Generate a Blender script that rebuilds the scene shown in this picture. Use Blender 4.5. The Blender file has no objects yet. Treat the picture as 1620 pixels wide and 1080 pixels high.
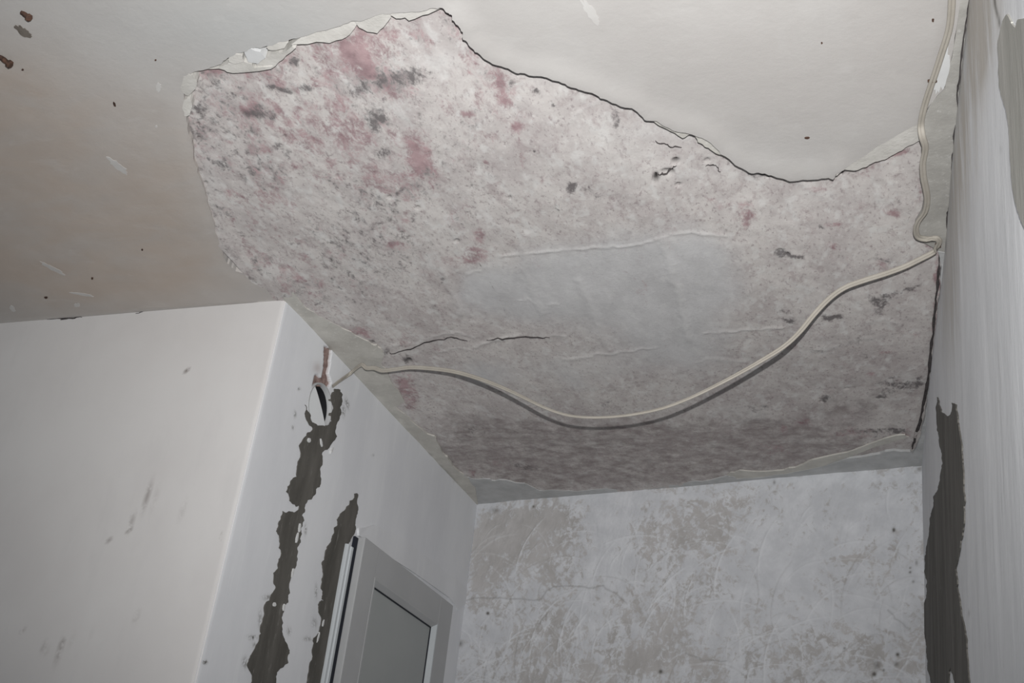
import bpy, bmesh, math, random
import numpy as np
from mathutils import Vector, Matrix
from mathutils.geometry import delaunay_2d_cdt

random.seed(7)
scene = bpy.context.scene
COL = scene.collection

# ------------------------------------------------------------------ camera
F_PX = 1681.3
PITCH, ROLL, YAW = math.radians(28.096), math.radians(6.717), math.radians(-19.934)
CAM_Z, CEIL_Z = 1.20, 2.50
EYE = np.array([0.0, 0.0, CAM_Z])


def cam_axes():
    cy, sy = math.cos(YAW), math.sin(YAW)
    cp, sp = math.cos(PITCH), math.sin(PITCH)
    cr, sr = math.cos(ROLL), math.sin(ROLL)
    fwd = np.array([sy * cp, cy * cp, sp])
    right = np.array([cy, -sy, 0.0])
    up = np.cross(right, fwd)
    return cr * right + sr * up, -sr * right + cr * up, fwd


RIGHT, UP, FWD = cam_axes()
cam_data = bpy.data.cameras.new('camera')
cam_data.sensor_width = 36.0
cam_data.lens = F_PX / 1620.0 * 36.0
cam_data.clip_start = 0.05
cam = bpy.data.objects.new('camera', cam_data)
COL.objects.link(cam)
m = Matrix.Identity(4)
for i in range(3):
    m[i][0], m[i][1], m[i][2], m[i][3] = RIGHT[i], UP[i], -FWD[i], EYE[i]
cam.matrix_world = m
scene.camera = cam

# ------------------------------------------------------------------ world, flash, exposure
world = bpy.data.worlds.new('world')
world.use_nodes = True
scene.world = world
bg = world.node_tree.nodes['Background']
bg.inputs['Color'].default_value = (0.86, 0.93, 1.0, 1)
bg.inputs['Strength'].default_value = 0.24

flash_data = bpy.data.lights.new('camera_flash', 'SPOT')
flash_data.energy = 235.0
flash_data.color = (1.0, 0.995, 0.985)
flash_data.shadow_soft_size = 0.006
flash_data.spot_size = math.radians(86)
flash_data.spot_blend = 1.0
flash = bpy.data.objects.new('camera_flash', flash_data)
COL.objects.link(flash)
fp = EYE + UP * 0.105 + RIGHT * 0.018
fm = m.copy()
for i in range(3):
    fm[i][3] = fp[i]
flash.matrix_world = fm @ Matrix.Rotation(math.radians(6.5), 4, 'X') @ Matrix.Rotation(math.radians(1), 4, 'Y')

vs_ = scene.view_settings
vs_.view_transform = 'Standard'
vs_.look = 'None'
vs_.exposure = 0.0
vs_.gamma = 1.0
vs_.use_curve_mapping = False


# ------------------------------------------------------------------ pixel directions and planes
def ray(px, py):
    d = (px - 810.0) * RIGHT - (py - 540.0) * UP + F_PX * FWD
    return d / np.linalg.norm(d)


def hit(px, py, P, n):
    d = ray(px, py)
    return EYE + d * (np.dot(P - EYE, n) / np.dot(d, n))


def cz(px, py, z=CEIL_Z):
    """point of the horizontal plane at height z seen at a pixel"""
    return hit(px, py, np.array([0, 0, z]), np.array([0, 0, 1.0]))


def project(X):
    X = np.asarray(X, float) - EYE
    w = X @ FWD
    return 810.0 + F_PX * (X @ RIGHT) / w, 540.0 - F_PX * (X @ UP) / w


# ------------------------------------------------------------------ numpy noise
def _hash(ix, iy, seed):
    h = (ix.astype(np.int64) * 374761393 + iy.astype(np.int64) * 668265263 + seed * 974634777) & 0xffffffff
    h = ((h ^ (h >> 13)) * 1274126177) & 0xffffffff
    h = (h ^ (h >> 16)) & 0xffffffff
    return h / 4294967295.0


def vnoise(x, y, seed=0):
    ix, iy = np.floor(x), np.floor(y)
    fx, fy = x - ix, y - iy
    fx, fy = fx * fx * (3 - 2 * fx), fy * fy * (3 - 2 * fy)
    a, b = _hash(ix, iy, seed), _hash(ix + 1, iy, seed)
    c, d = _hash(ix, iy + 1, seed), _hash(ix + 1, iy + 1, seed)
    return (a + (b - a) * fx) * (1 - fy) + (c + (d - c) * fx) * fy


def fbm(x, y, freq, octv=4, seed=0, gain=0.5):
    s, amp, tot = 0.0, 1.0, 0.0
    for o in range(octv):
        ca, sa = math.cos(0.7 * o + 0.3), math.sin(0.7 * o + 0.3)
        xx, yy = (ca * x - sa * y) * freq + 17.3 * o, (sa * x + ca * y) * freq - 9.1 * o
        s = s + amp * vnoise(xx, yy, seed + o)
        tot += amp
        amp *= gain
        freq *= 2.03
    return s / tot


def con(a, k=2.2):
    return np.clip((a - .5) * k + .5, 0, 1)


def sstep(a, b, x):
    t = np.clip((x - a) / (b - a), 0, 1)
    return t * t * (3 - 2 * t)


def blobs(px, py, items):
    f = np.zeros_like(px)
    for it in items:
        x, y, rx, ry, s = it[:5]
        ang = math.radians(it[5]) if len(it) > 5 else 0.0
        dx, dy = px - x, py - y
        u = dx * math.cos(ang) + dy * math.sin(ang)
        v = -dx * math.sin(ang) + dy * math.cos(ang)
        f = f + s * np.exp(-((u / rx) ** 2 + (v / ry) ** 2))
    return f


def poly_dist(px, py, pts):
    """distance in pixels to a polyline"""
    best = np.full(px.shape, 1e9)
    for (x0, y0), (x1, y1) in zip(pts[:-1], pts[1:]):
        dx, dy = x1 - x0, y1 - y0
        t = np.clip(((px - x0) * dx + (py - y0) * dy) / (dx * dx + dy * dy + 1e-9), 0, 1)
        best = np.minimum(best, np.hypot(px - x0 - t * dx, py - y0 - t * dy))
    return best


def inside(px, py, pts):
    r = np.zeros(px.shape, bool)
    n = len(pts)
    for i in range(n):
        x0, y0 = pts[i]
        x1, y1 = pts[(i + 1) % n]
        c = ((y0 > py) != (y1 > py)) & (px < (x1 - x0) * (py - y0) / (y1 - y0 + 1e-12) + x0)
        r ^= c
    return r


# ------------------------------------------------------------------ mesh helpers
def link(name, me, mat, parent=None):
    o = bpy.data.objects.new(name, me)
    COL.objects.link(o)
    if mat:
        me.materials.append(mat)
    if parent:
        o.parent = parent
    return o


def set_attr(me, name, arr):
    a = me.attributes.new(name, 'FLOAT', 'POINT')
    a.data.foreach_set('value', np.ascontiguousarray(arr, dtype=np.float32).ravel())


def np_mesh(name, V, Q, smooth=True):
    me = bpy.data.meshes.new(name)
    V = np.asarray(V, np.float32).reshape(-1, 3)
    Q = np.asarray(Q, np.int32)
    k = Q.shape[1]
    me.vertices.add(len(V))
    me.vertices.foreach_set('co', V.ravel())
    me.loops.add(Q.size)
    me.loops.foreach_set('vertex_index', Q.ravel())
    me.polygons.add(len(Q))
    me.polygons.foreach_set('loop_start', np.arange(0, Q.size, k, dtype=np.int32))
    me.polygons.foreach_set('loop_total', np.full(len(Q), k, np.int32))
    me.polygons.foreach_set('use_smooth', np.full(len(Q), smooth, bool))
    me.update(calc_edges=True)
    me.validate()
    return me


def grid_faces(nu, nv, keep=None):
    i = np.arange((nu - 1) * (nv - 1))
    u, v = i // (nv - 1), i % (nv - 1)
    a = u * nv + v
    q = np.stack([a, a + nv, a + nv + 1, a + 1], 1)
    if keep is not None:
        q = q[keep[u, v]]
    return q


class Plane:
    """a wall plane: P + u*U + v*V, N into the room"""

    def __init__(s, P, Udir, Vdir, N):
        s.P, s.U, s.V, s.N = [np.asarray(a, float) for a in (P, Udir, Vdir, N)]

    def px(s, x, y):
        h = hit(x, y, s.P, s.N) - s.P
        A = np.stack([s.U, s.V], 1)
        return np.linalg.lstsq(A, h, rcond=None)[0]

    def at(s, u, v, n=0.0):
        return s.P + np.multiply.outer(u, s.U) + np.multiply.outer(v, s.V) + np.multiply.outer(n, s.N) \
            if not np.isscalar(u) else s.P + u * s.U + v * s.V + n * s.N


def plane_between(A, B, side):
    """vertical wall plane from plan point A to B, normal turned to the point `side`"""
    U = (B - A) / np.linalg.norm(B - A)
    V = np.array([0, 0, 1.0])
    N = np.cross(U, V)
    if np.dot(np.array(side) - A, N) < 0:
        N = -N
    return Plane(A, U, V, N)


def jag(pts, amp, it=2, closed=True, seed=1):
    rnd = random.Random(seed)
    pts = [tuple(p) for p in pts]
    for k in range(it):
        out = []
        n = len(pts)
        for i in range(n if closed else n - 1):
            a, b = pts[i], pts[(i + 1) % n]
            dx, dy = b[0] - a[0], b[1] - a[1]
            L = math.hypot(dx, dy)
            out.append(a)
            d = rnd.uniform(-1, 1) * min(amp, 0.3 * L) * (0.6 ** k)
            t = rnd.uniform(.35, .65)
            out.append((a[0] + dx * t - dy / (L + 1e-9) * d, a[1] + dy * t + dx / (L + 1e-9) * d))
        if not closed:
            out.append(pts[-1])
        pts = out
    return pts


def sheet(name, loops, to3d, mat, parent, top=0.0, base=-0.004, step=None, relief=None, attrs=None, smooth=True, dense=None):
    """a layer of plaster or mortar: 2D outline(s) -> front face at `top` in front of its plane with side faces down to `base`.
    to3d(uv array, n array) -> 3D; relief(u, v) adds to top."""
    verts, faces, edges = [], [], []
    for lp in loops:
        k = len(verts)
        verts += [Vector(p) for p in lp]
        faces.append(list(range(k, k + len(lp))))
    if step:
        for lp in loops:
            a = np.array(lp)
            lo, hi = a.min(0), a.max(0)
            gx, gy = np.meshgrid(np.arange(lo[0], hi[0], step), np.arange(lo[1], hi[1], step))
            gx = (gx + 0.3 * step * (vnoise(gx * 91, gy * 77, 3) - .5)).ravel()
            gy = gy.ravel()
            ok = inside(gx, gy, lp)
            verts += [Vector((x, y)) for x, y in zip(gx[ok], gy[ok])]
    if dense is not None:
        verts += [Vector(p) for p in dense]
    vo, eo, fo, *_ = delaunay_2d_cdt(verts, edges, faces, 1, 1e-6)
    uv = np.array([(v.x, v.y) for v in vo])
    nt = np.full(len(uv), float(top))
    if relief is not None:
        nt = nt + relief(uv[:, 0], uv[:, 1])
    tris = [tuple(f) for f in fo]
    f0 = to3d(uv, nt)[list(tris[0])]
    n_out = to3d(uv[:1], np.array([1.0])) - to3d(uv[:1], np.array([0.0]))
    if np.dot(np.cross(f0[1] - f0[0], f0[2] - f0[0]), n_out[0]) < 0:
        tris = [f[::-1] for f in tris]
    # orientation against boundary
    count = {}
    for f in tris:
        for a, b in zip(f, f[1:] + f[:1]):
            count[(a, b)] = count.get((a, b), 0) + 1
    bnd = [e for e in count if (e[1], e[0]) not in count]
    T = to3d(uv, nt)
    B = to3d(uv, np.full(len(uv), float(base)))
    used = sorted({i for e in bnd for i in e})
    n0, k0 = len(uv), len(used)
    idx = {b: i for i, b in enumerate(used)}
    V = np.concatenate([T, T[used], B[used]])
    F = list(tris) + [(n0 + idx[a], n0 + k0 + idx[a], n0 + k0 + idx[b], n0 + idx[b]) for a, b in bnd]
    me = bpy.data.meshes.new(name)
    me.from_pydata([tuple(v) for v in V], [], F)
    me.validate()
    bm = bmesh.new()
    bm.from_mesh(me)
    bm.to_mesh(me)
    bm.free()
    if smooth:
        me.polygons.foreach_set('use_smooth', [len(p.vertices) == 3 for p in me.polygons])
    for an, fn in (attrs or {}).items():
        X = np.empty(len(me.vertices) * 3, np.float32)
        me.vertices.foreach_get('co', X)
        qx, qy = project(X.reshape(-1, 3))
        set_attr(me, an, fn(qx, qy))
    return link(name, me, mat, parent)


def ceil3d(uv, n):
    return np.stack([uv[:, 0], uv[:, 1], CEIL_Z - n], 1)


def wall3d(pl):
    return lambda uv, n: pl.P + uv[:, :1] * pl.U + uv[:, 1:] * pl.V + n[:, None] * pl.N


def cpx(pts, z=CEIL_Z):
    return [tuple(cz(x, y, z)[:2]) for x, y in pts]


def wpx(pl, pts):
    return [tuple(pl.px(x, y)) for x, y in pts]


# ------------------------------------------------------------------ materials
def new_mat(name):
    mt = bpy.data.materials.new(name)
    mt.use_nodes = True
    nt = mt.node_tree
    nt.nodes.clear()
    out = nt.nodes.new('ShaderNodeOutputMaterial')
    b = nt.nodes.new('ShaderNodeBsdfPrincipled')
    nt.links.new(b.outputs[0], out.inputs[0])
    b.inputs['Roughness'].default_value = 0.9
    b.inputs['Specular IOR Level'].default_value = 0.2
    return mt, nt, b


class N:
    """small node-tree writer"""

    def __init__(s, nt, bsdf):
        s.nt, s.b = nt, bsdf
        s.co = nt.nodes.new('ShaderNodeTexCoord').outputs['Object']

    def noise(s, scale, detail=4, rough=0.55, stretch=None, dist=0.0, rot=None):
        co = s.co
        if stretch or rot:
            mp = s.nt.nodes.new('ShaderNodeMapping')
            s.nt.links.new(co, mp.inputs[0])
            mp.inputs['Scale'].default_value = stretch or (1, 1, 1)
            if rot:
                mp.inputs['Rotation'].default_value = rot
            co = mp.outputs[0]
        n = s.nt.nodes.new('ShaderNodeTexNoise')
        s.nt.links.new(co, n.inputs['Vector'])
        n.inputs['Scale'].default_value = scale
        n.inputs['Detail'].default_value = detail
        n.inputs['Roughness'].default_value = rough
        n.inputs['Distortion'].default_value = dist
        return n.outputs['Fac']

    def attr(s, name):
        a = s.nt.nodes.new('ShaderNodeAttribute')
        a.attribute_name = name
        return a.outputs['Fac']

    def ramp(s, fac, a, b, lo=0.0, hi=1.0):
        r = s.nt.nodes.new('ShaderNodeMapRange')
        r.interpolation_type = 'SMOOTHSTEP'
        s.nt.links.new(fac, r.inputs['Value'])
        for k, v in zip(('From Min', 'From Max', 'To Min', 'To Max'), (a, b, lo, hi)):
            r.inputs[k].default_value = v
        return r.outputs[0]

    def math(s, op, a, b=0.0):
        n = s.nt.nodes.new('ShaderNodeMath')
        n.operation = op
        for k, v in enumerate((a, b)):
            if hasattr(v, 'is_linked') or not isinstance(v, (int, float)):
                s.nt.links.new(v, n.inputs[k])
            else:
                n.inputs[k].default_value = v
        return n.outputs[0]

    def mix(s, fac, a, b):
        n = s.nt.nodes.new('ShaderNodeMix')
        n.data_type = 'RGBA'
        if isinstance(fac, (int, float)):
            n.inputs[0].default_value = fac
        else:
            s.nt.links.new(fac, n.inputs[0])
        for k, v in ((6, a), (7, b)):
            if isinstance(v, tuple):
                n.inputs[k].default_value = (*v, 1)
            else:
                s.nt.links.new(v, n.inputs[k])
        return n.outputs[2]

    def finish(s, colour, height=None, strength=0.3, distance=0.004):
        if isinstance(colour, tuple):
            s.b.inputs['Base Color'].default_value = (*colour, 1)
        else:
            s.nt.links.new(colour, s.b.inputs['Base Color'])
        if height is not None:
            bp = s.nt.nodes.new('ShaderNodeBump')
            bp.inputs['Strength'].default_value = strength
            bp.inputs['Distance'].default_value = distance
            s.nt.links.new(height, bp.inputs['Height'])
            s.nt.links.new(bp.outputs[0], s.b.inputs['Normal'])


def mat_slab():
    mt, nt, b = new_mat('stained_concrete')
    n = N(nt, b)
    st = (1, .6, 1)
    c = n.mix(n.ramp(n.noise(9, 6, .65, st), .35, .66), (.47, .435, .425), (.585, .555, .535))
    c = n.mix(n.ramp(n.noise(40, 6, .75, st, .5), .50, .66, 0, .6), c, (.36, .305, .305))
    c = n.mix(n.ramp(n.noise(110, 4, .65, st), .55, .70, 0, .45), c, (.66, .64, .615))
    c = n.mix(n.ramp(n.noise(140, 3, .65, st), .56, .68, 0, .6), c, (.27, .225, .23))
    c = n.mix(n.math('MULTIPLY', n.attr('smooth'), .8), c, n.mix(n.ramp(n.noise(11, 6, .65, st), .3, .7), (.48, .48, .485), (.60, .60, .605)))
    c = n.mix(n.attr('white'), c, (.66, .655, .64))
    br = n.math('MULTIPLY', n.attr('brown'), n.ramp(n.noise(20, 6, .7, (1, 1.4, 1)), .22, .75))
    c = n.mix(br, c, (.27, .235, .23))
    # stains eat into the concrete in speckles: the mask is broken up by two grains of noise
    grain = n.math('ADD', n.math('MULTIPLY', n.noise(55, 6, .75, st, .6), .7), n.math('MULTIPLY', n.noise(190, 4, .7, st), .3))
    fr = n.ramp(n.math('ADD', n.attr('red'), n.math('MULTIPLY', n.math('SUBTRACT', grain, .5), 2.6)), .30, .95, 0, .9)
    fr = n.math('MULTIPLY', fr, n.ramp(n.attr('red'), .04, .30))
    c = n.mix(fr, c, n.mix(n.ramp(n.noise(30, 3), .35, .65), (.25, .16, .172), (.40, .275, .285)))
    fd = n.ramp(n.math('ADD', n.attr('dark'), n.math('MULTIPLY', n.math('SUBTRACT', grain, .5), -3.0)), .32, .95, 0, .9)
    fd = n.math('MULTIPLY', fd, n.ramp(n.attr('dark'), .04, .30))
    c = n.mix(fd, c, (.13, .118, .12))
    c = n.mix(n.attr('black'), c, (.02, .017, .018))
    h = n.math('ADD', n.noise(45, 8, .65, st), n.math('MULTIPLY', n.noise(160, 3, .6), .4))
    n.finish(c, h, .28, .004)
    return mt


def mat_plaster():
    mt, nt, b = new_mat('old_ceiling_plaster')
    n = N(nt, b)
    c = n.mix(n.ramp(n.noise(3, 5, .6), .3, .7), (.42, .402, .388), (.46, .446, .432))
    c = n.mix(n.ramp(n.noise(7, 5, .6, (1, .25, 1)), .5, .75, 0, .35), c, (.49, .49, .48))
    brown = n.math('MULTIPLY', n.attr('brown'), n.ramp(n.noise(5, 6, .62, (1, 2.2, 1), .6), .25, .65, .55, 1))
    c = n.mix(brown, c, n.mix(n.noise(12, 4), (.41, .345, .295), (.485, .43, .385)))
    c = n.mix(n.attr('grey'), c, (.405, .41, .405))
    c = n.mix(n.attr('dark'), c, (.10, .07, .055))
    c = n.mix(n.attr('white'), c, (.74, .75, .76))
    c = n.mix(n.ramp(n.noise(22, 6, .65, (.5, 1, 1), .5), .55, .8, 0, .3), c, (.56, .55, .535))
    h = n.math('ADD', n.noise(14, 6, .6), n.math('MULTIPLY', n.noise(120, 3), .15))
    n.finish(c, h, .25, .006)
    return mt


def mat_simple(name, lo, hi, scale=12, stretch=None, spot=None, bump=.3, dist=.004, rough=.9, detail=6):
    mt, nt, b = new_mat(name)
    n = N(nt, b)
    ns = n.noise(scale, detail, .62, stretch)
    c = n.mix(n.ramp(ns, .3, .7), lo, hi)
    if spot:
        c = n.mix(n.ramp(n.noise(scale * 6, 4, .65, stretch), .58, .70, 0, .7), c, spot)
    b.inputs['Roughness'].default_value = rough
    n.finish(c, n.math('ADD', ns, n.math('MULTIPLY', n.noise(scale * 9, 4, .6, stretch), .3)), bump, dist)
    return mt


def mat_wall_a():
    mt, nt, b = new_mat('cream_wall_plaster')
    n = N(nt, b)
    c = n.mix(n.ramp(n.noise(2.5, 5, .55), .3, .7), (.61, .59, .58), (.655, .64, .63))
    c = n.mix(n.ramp(n.noise(9, 5, .6, (1.5, 1, .5)), .52, .75, 0, .35), c, (.58, .565, .56))
    c = n.mix(n.math('MULTIPLY', n.attr('dark'), n.ramp(n.noise(70, 3), .3, .55)), c, (.22, .19, .18))
    n.finish(c, n.noise(12, 6, .55), .15, .005)
    return mt


def mat_wall_b():
    mt, nt, b = new_mat('blue_grey_skim_coat')
    n = N(nt, b)
    c = n.mix(n.ramp(n.noise(5, 5, .6, (1, 1, .35)), .3, .7), (.66, .67, .695), (.73, .74, .76))
    c = n.mix(n.ramp(n.noise(30, 4, .6, (1, 1, .12)), .55, .75, 0, .5), c, (.77, .78, .795))
    c = n.mix(n.attr('white'), c, (.66, .665, .67))
    c = n.mix(n.attr('brick'), c, n.mix(n.noise(60, 4), (.20, .12, .10), (.36, .24, .20)))
    c = n.mix(n.math('MULTIPLY', n.attr('dark'), n.ramp(n.noise(160, 3), .35, .55)), c, (.15, .145, .135))
    n.finish(c, n.math('ADD', n.noise(10, 5), n.math('MULTIPLY', n.noise(40, 4, .6, (1, 1, .15)), .4)), .18, .005)
    return mt


def mat_wall_c():
    mt, nt, b = new_mat('patchy_putty_wall')
    n = N(nt, b)
    base = n.mix(n.ramp(n.noise(10, 5, .6), .3, .7), (.43, .415, .405), (.52, .505, .50))
    put = n.mix(n.ramp(n.noise(16, 5, .6), .3, .75), (.57, .58, .605), (.68, .69, .715))
    f = n.math('ADD', n.attr('putty'), n.ramp(n.noise(55, 5, .7, None, .8), .3, .7, -.28, .28))
    c = n.mix(n.ramp(f, .25, .72), base, put)
    c = n.mix(n.math('MULTIPLY', n.attr('ridge'), .55), c, (.76, .77, .79))
    c = n.mix(n.math('MULTIPLY', n.attr('groove'), .6), c, (.38, .37, .365))
    c = n.mix(n.attr('dark'), c, (.15, .14, .13))
    n.finish(c, n.math('ADD', n.noise(35, 7, .65), n.math('MULTIPLY', n.attr('putty'), .8)), .35, .004)
    return mt


def mat_wall_d():
    mt, nt, b = new_mat('streaky_white_skim_coat')
    n = N(nt, b)
    c = n.mix(n.ramp(n.noise(7, 6, .65, (1, 1, .35)), .3, .7), (.74, .75, .77), (.83, .84, .86))
    c = n.mix(n.ramp(n.noise(45, 6, .72, (1, 1, .32), .5), .50, .70, 0, .65), c, (.88, .89, .90))
    c = n.mix(n.ramp(n.noise(30, 6, .74, (1, 1, .34), .5), .56, .74, 0, .5), c, (.62, .615, .625))
    bg_ = n.math('MULTIPLY', n.attr('beige'), n.ramp(n.noise(18, 6, .7, (1, 1, .2)), .28, .58))
    c = n.mix(bg_, c, (.55, .52, .48))
    c = n.mix(n.attr('dark'), c, (.16, .15, .14))
    n.finish(c, n.math('ADD', n.noise(26, 7, .7, (1, 1, .4)), n.math('MULTIPLY', n.noise(120, 4, .6, (1, 1, .25)), .3)), .22, .004)
    return mt


M_SLAB, M_PLASTER = mat_slab(), mat_plaster()
M_A, M_B, M_C, M_D = mat_wall_a(), mat_wall_b(), mat_wall_c(), mat_wall_d()
M_MORTAR = mat_simple('pale_grey_mortar', (.47, .455, .42), (.57, .555, .515), 14, None, (.64, .63, .60), .4, .005)
M_MORTAR2 = mat_simple('blue_grey_mortar', (.42, .425, .425), (.52, .525, .525), 16, None, (.52, .53, .54), .35, .005)
M_MORTAR_R = mat_simple('rough_grey_mortar', (.33, .32, .30), (.42, .41, .385), 14, None, (.50, .49, .47), .4, .005)
M_DAB = mat_simple('thin_putty_smear', (.48, .465, .45), (.54, .53, .515), 12, None, None, .15, .003)
M_CEMENT_D = mat_simple('damp_corner_cement', (.115, .11, .10), (.175, .168, .155), 14, (1, 1, .25), (.23, .225, .21), .4, .004)
M_FLAKE = mat_simple('off_white_plaster_flake', (.50, .485, .455), (.59, .575, .545), 16, None, None, .45, .006)
M_WHITEPATCH = mat_simple('white_putty', (.56, .565, .565), (.62, .625, .625), 10, None, None, .15, .003)
M_CEMENT = mat_simple('damp_cement', (.08, .076, .068), (.135, .128, .116), 14, (1, 1, .25), (.20, .195, .18), .4, .004)
M_CEMENT_L = mat_simple('dry_cement', (.36, .355, .325), (.45, .44, .41), 14, (1, 1, .2), (.45, .44, .42), .4, .004)
M_FISSURE = mat_simple('dark_fissure', (.05, .045, .045), (.09, .08, .08), 60, None, None, .3, .002)
M_CABLE = mat_simple('cream_cable_sheath', (.345, .32, .28), (.40, .373, .33), 20, None, None, .08, .001, .55)
M_PVC = mat_simple('grey_white_pvc', (.40, .405, .41), (.43, .435, .44), 4, None, None, .03, .001, .5)
M_DISC = mat_simple('white_plastic', (.72, .74, .75), (.76, .78, .79), 4, None, None, .03, .001, .4)
M_PVC_W = mat_simple('white_pvc', (.50, .53, .55), (.54, .57, .59), 4, None, None, .03, .001, .35)
M_PANEL = mat_simple('frosted_door_panel', (.33, .345, .345), (.36, .375, .37), 3, None, None, .03, .001, .45)
M_RUBBER = mat_simple('black_rubber', (.015, .017, .024), (.022, .025, .035), 20, None, None, .1, .001, .6)
M_VOID = mat_simple('cavity_shade_black', (.012, .012, .014), (.02, .02, .022), 20)  # near-black colour stands in for the shade deep inside the hole
M_BRICK = mat_simple('rusty_brick', (.17, .11, .10), (.34, .25, .225), 45, None, (.46, .40, .37), .6, .006)
M_RUST = mat_simple('rusty_steel', (.045, .03, .025), (.12, .065, .045), 90, None, None, .6, .003, .8)
M_FLOOR = mat_simple('concrete_floor', (.30, .29, .28), (.38, .37, .36), 5)

# ------------------------------------------------------------------ room corners under the ceiling
K_A0, K_AB, K_BC, K_CD, K_D0 = (cz(*p) for p in ((0, 512), (452, 475), (755, 797), (1459, 736), (1533, 0)))
MID = np.array([-0.5, 1.5, 2.0])
PA = plane_between(K_AB, K_A0, MID)
PB = plane_between(K_AB, K_BC, MID)
PC = plane_between(K_BC, K_CD, MID)
low = hit(1463, 1040, PC.P, PC.N)
VD = (K_CD - low) / (K_CD - low)[2]
UD = (K_D0 - K_CD) / np.linalg.norm(K_D0 - K_CD)
ND = np.cross(UD, VD)
ND /= np.linalg.norm(ND)
if np.dot(MID - K_CD, ND) < 0:
    ND = -ND
PD = Plane(K_CD, UD, VD, ND)


def axis(segs):
    out = []
    for a, b, st in segs:
        n = max(1, int(round((b - a) / st)))
        out.append(np.linspace(a, b, n, endpoint=False))
    out.append(np.array([segs[-1][1]]))
    return np.concatenate(out)


def wall_grid(name, pl, us, vs, mat, field):
    U, V = np.meshgrid(us, vs, indexing='ij')
    X = pl.P + U[..., None] * pl.U + V[..., None] * pl.V
    qx, qy = project(X.reshape(-1, 3))
    qx, qy = qx.reshape(U.shape), qy.reshape(U.shape)
    # points behind the camera give no pixel
    behind = ((X - EYE) @ FWD) < 0.2
    qx[behind] = qy[behind] = -9999
    h, attrs, keep = field(U, V, qx, qy)
    X = X + h[..., None] * pl.N
    q = grid_faces(len(us), len(vs), keep)
    nn = np.cross(pl.U, pl.V)
    if np.dot(nn, pl.N) < 0:
        q = q[:, ::-1]
    me = np_mesh(name, X.reshape(-1, 3), q)
    for k, a in attrs.items():
        set_attr(me, k, a)
    o = link(name, me, mat)
    o['kind'] = 'structure'
    return o


# ------------------------------------------------------------------ walls
LEN_B = np.linalg.norm(K_BC - K_AB)
LEN_C = np.linalg.norm(K_CD - K_BC)
FLOOR = -CEIL_Z
TOPGAP = 0.03     # walls run up a little behind the plaster


def field_a(U, V, qx, qy):
    h = 0.004 * (fbm(U, V, 2.2, 3, 5) - .5)
    # soft rounded outer corner
    h = h - 0.003 * np.exp(-(U / 0.006) ** 2)
    marks = [(245, 800, 1.6, 22, 1, 14), (233, 788, 1.4, 24, .7, 14), (209, 828, 1.6, 14, .8, 14), (205, 840, 3, 3, .8), (288, 815, 1.5, 18, .4, 12),
             (174, 853, 2.5, 2, 1), (95, 1022, 2, 22, .8, 14), (70, 1025, 4, 9, .5), (100, 1015, 2, 4, .7), (142, 1000, 2, 12, .5, 14), (114, 1018, 2, 12, .4, 14),
             (350, 848, 1.5, 6, .5), (295, 586, 2.2, 2.2, 1.2), (36, 996, 3, 3, .4), (158, 1020, 1.5, 8, .4, 14), (215, 975, 1.5, 9, .4, 14)]
    return h, {'dark': np.clip(blobs(qx, qy, marks), 0, 1)}, None


wall_a = wall_grid('wall_left', PA, axis([(0, .06, .004), (.06, 1.05, .012), (1.05, 2.2, .2)]),
                   axis([(FLOOR, -1.05, .3), (-1.05, TOPGAP, .012)]), M_A, field_a)

# hole in wall B : circle through unprojected rim points
HC = PB.px(506.5, 643.5)
_rim = [PB.px(*p) for p in ((486, 640), (527, 660), (505, 612), (512, 675))]
HR = 0.5 * (math.dist(_rim[2], _rim[3]) * .5 + math.dist(_rim[0], _rim[1]) * .5)
print('hole', HC, HR, _rim)

GROOVE = [(513, 548), (524, 550), (524, 562), (522, 575), (519, 590), (524, 606), (520, 612), (500, 611), (494, 610), (496, 600), (499, 593), (504, 594), (509, 600), (512, 580), (513, 562)]


def field_b(U, V, qx, qy):
    h = 0.004 * (fbm(U, V, 3, 3, 11) - .5)
    h = h - 0.002 * np.exp(-(U / 0.006) ** 2)
    g = inside(qx, qy, GROOVE)
    h = h - 0.014 * g
    r = np.hypot(U - HC[0], V - HC[1])
    keep = (r > HR * 0.985)
    k = keep[:-1, :-1] & keep[1:, :-1] & keep[:-1, 1:] & keep[1:, 1:]
    white = blobs(qx, qy, [(521, 559, 3, 3, 1.2), (718, 761, 2, 2, 1.2)])
    pink = blobs(qx, qy, [(502, 582, 7, 9, .35)])
    specks = [(325, 1047, 3, 2.5, 2), (473, 615, 2, 2, .9), (467, 655, 2, 5, .8), (464, 676, 2, 3, .8), (549, 638, 2.5, 8, .9, -15), (543, 650, 3, 9, .7),
              (400, 1008, 7, 3, 1), (388, 1048, 4, 8, .8), (412, 980, 3, 14, .6), (484, 838, 2, 8, .7), (497, 985, 4, 8, .5), (487, 1010, 6, 3, .8),
              (457, 998, 3, 6, .6), (500, 935, 2, 10, .7), (640, 874, 3, 1.5, .8), (672, 895, 3, 1.5, .6), (590, 720, 2, 2, .4), (430, 1010, 3, 3, .5),
              (426, 945, 8, 4, .9), (404, 1020, 4, 4, .7)]
    return h, {'white': np.clip(white, 0, 1), 'brick': np.clip(g * 1.0 + pink, 0, 1), 'dark': np.clip(blobs(qx, qy, specks), 0, 1)}, k


wall_b = wall_grid('wall_door_side', PB, axis([(0, LEN_B, .004)]), axis([(FLOOR, -.95, .3), (-.95, TOPGAP, .004)]), M_B, field_b)


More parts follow.
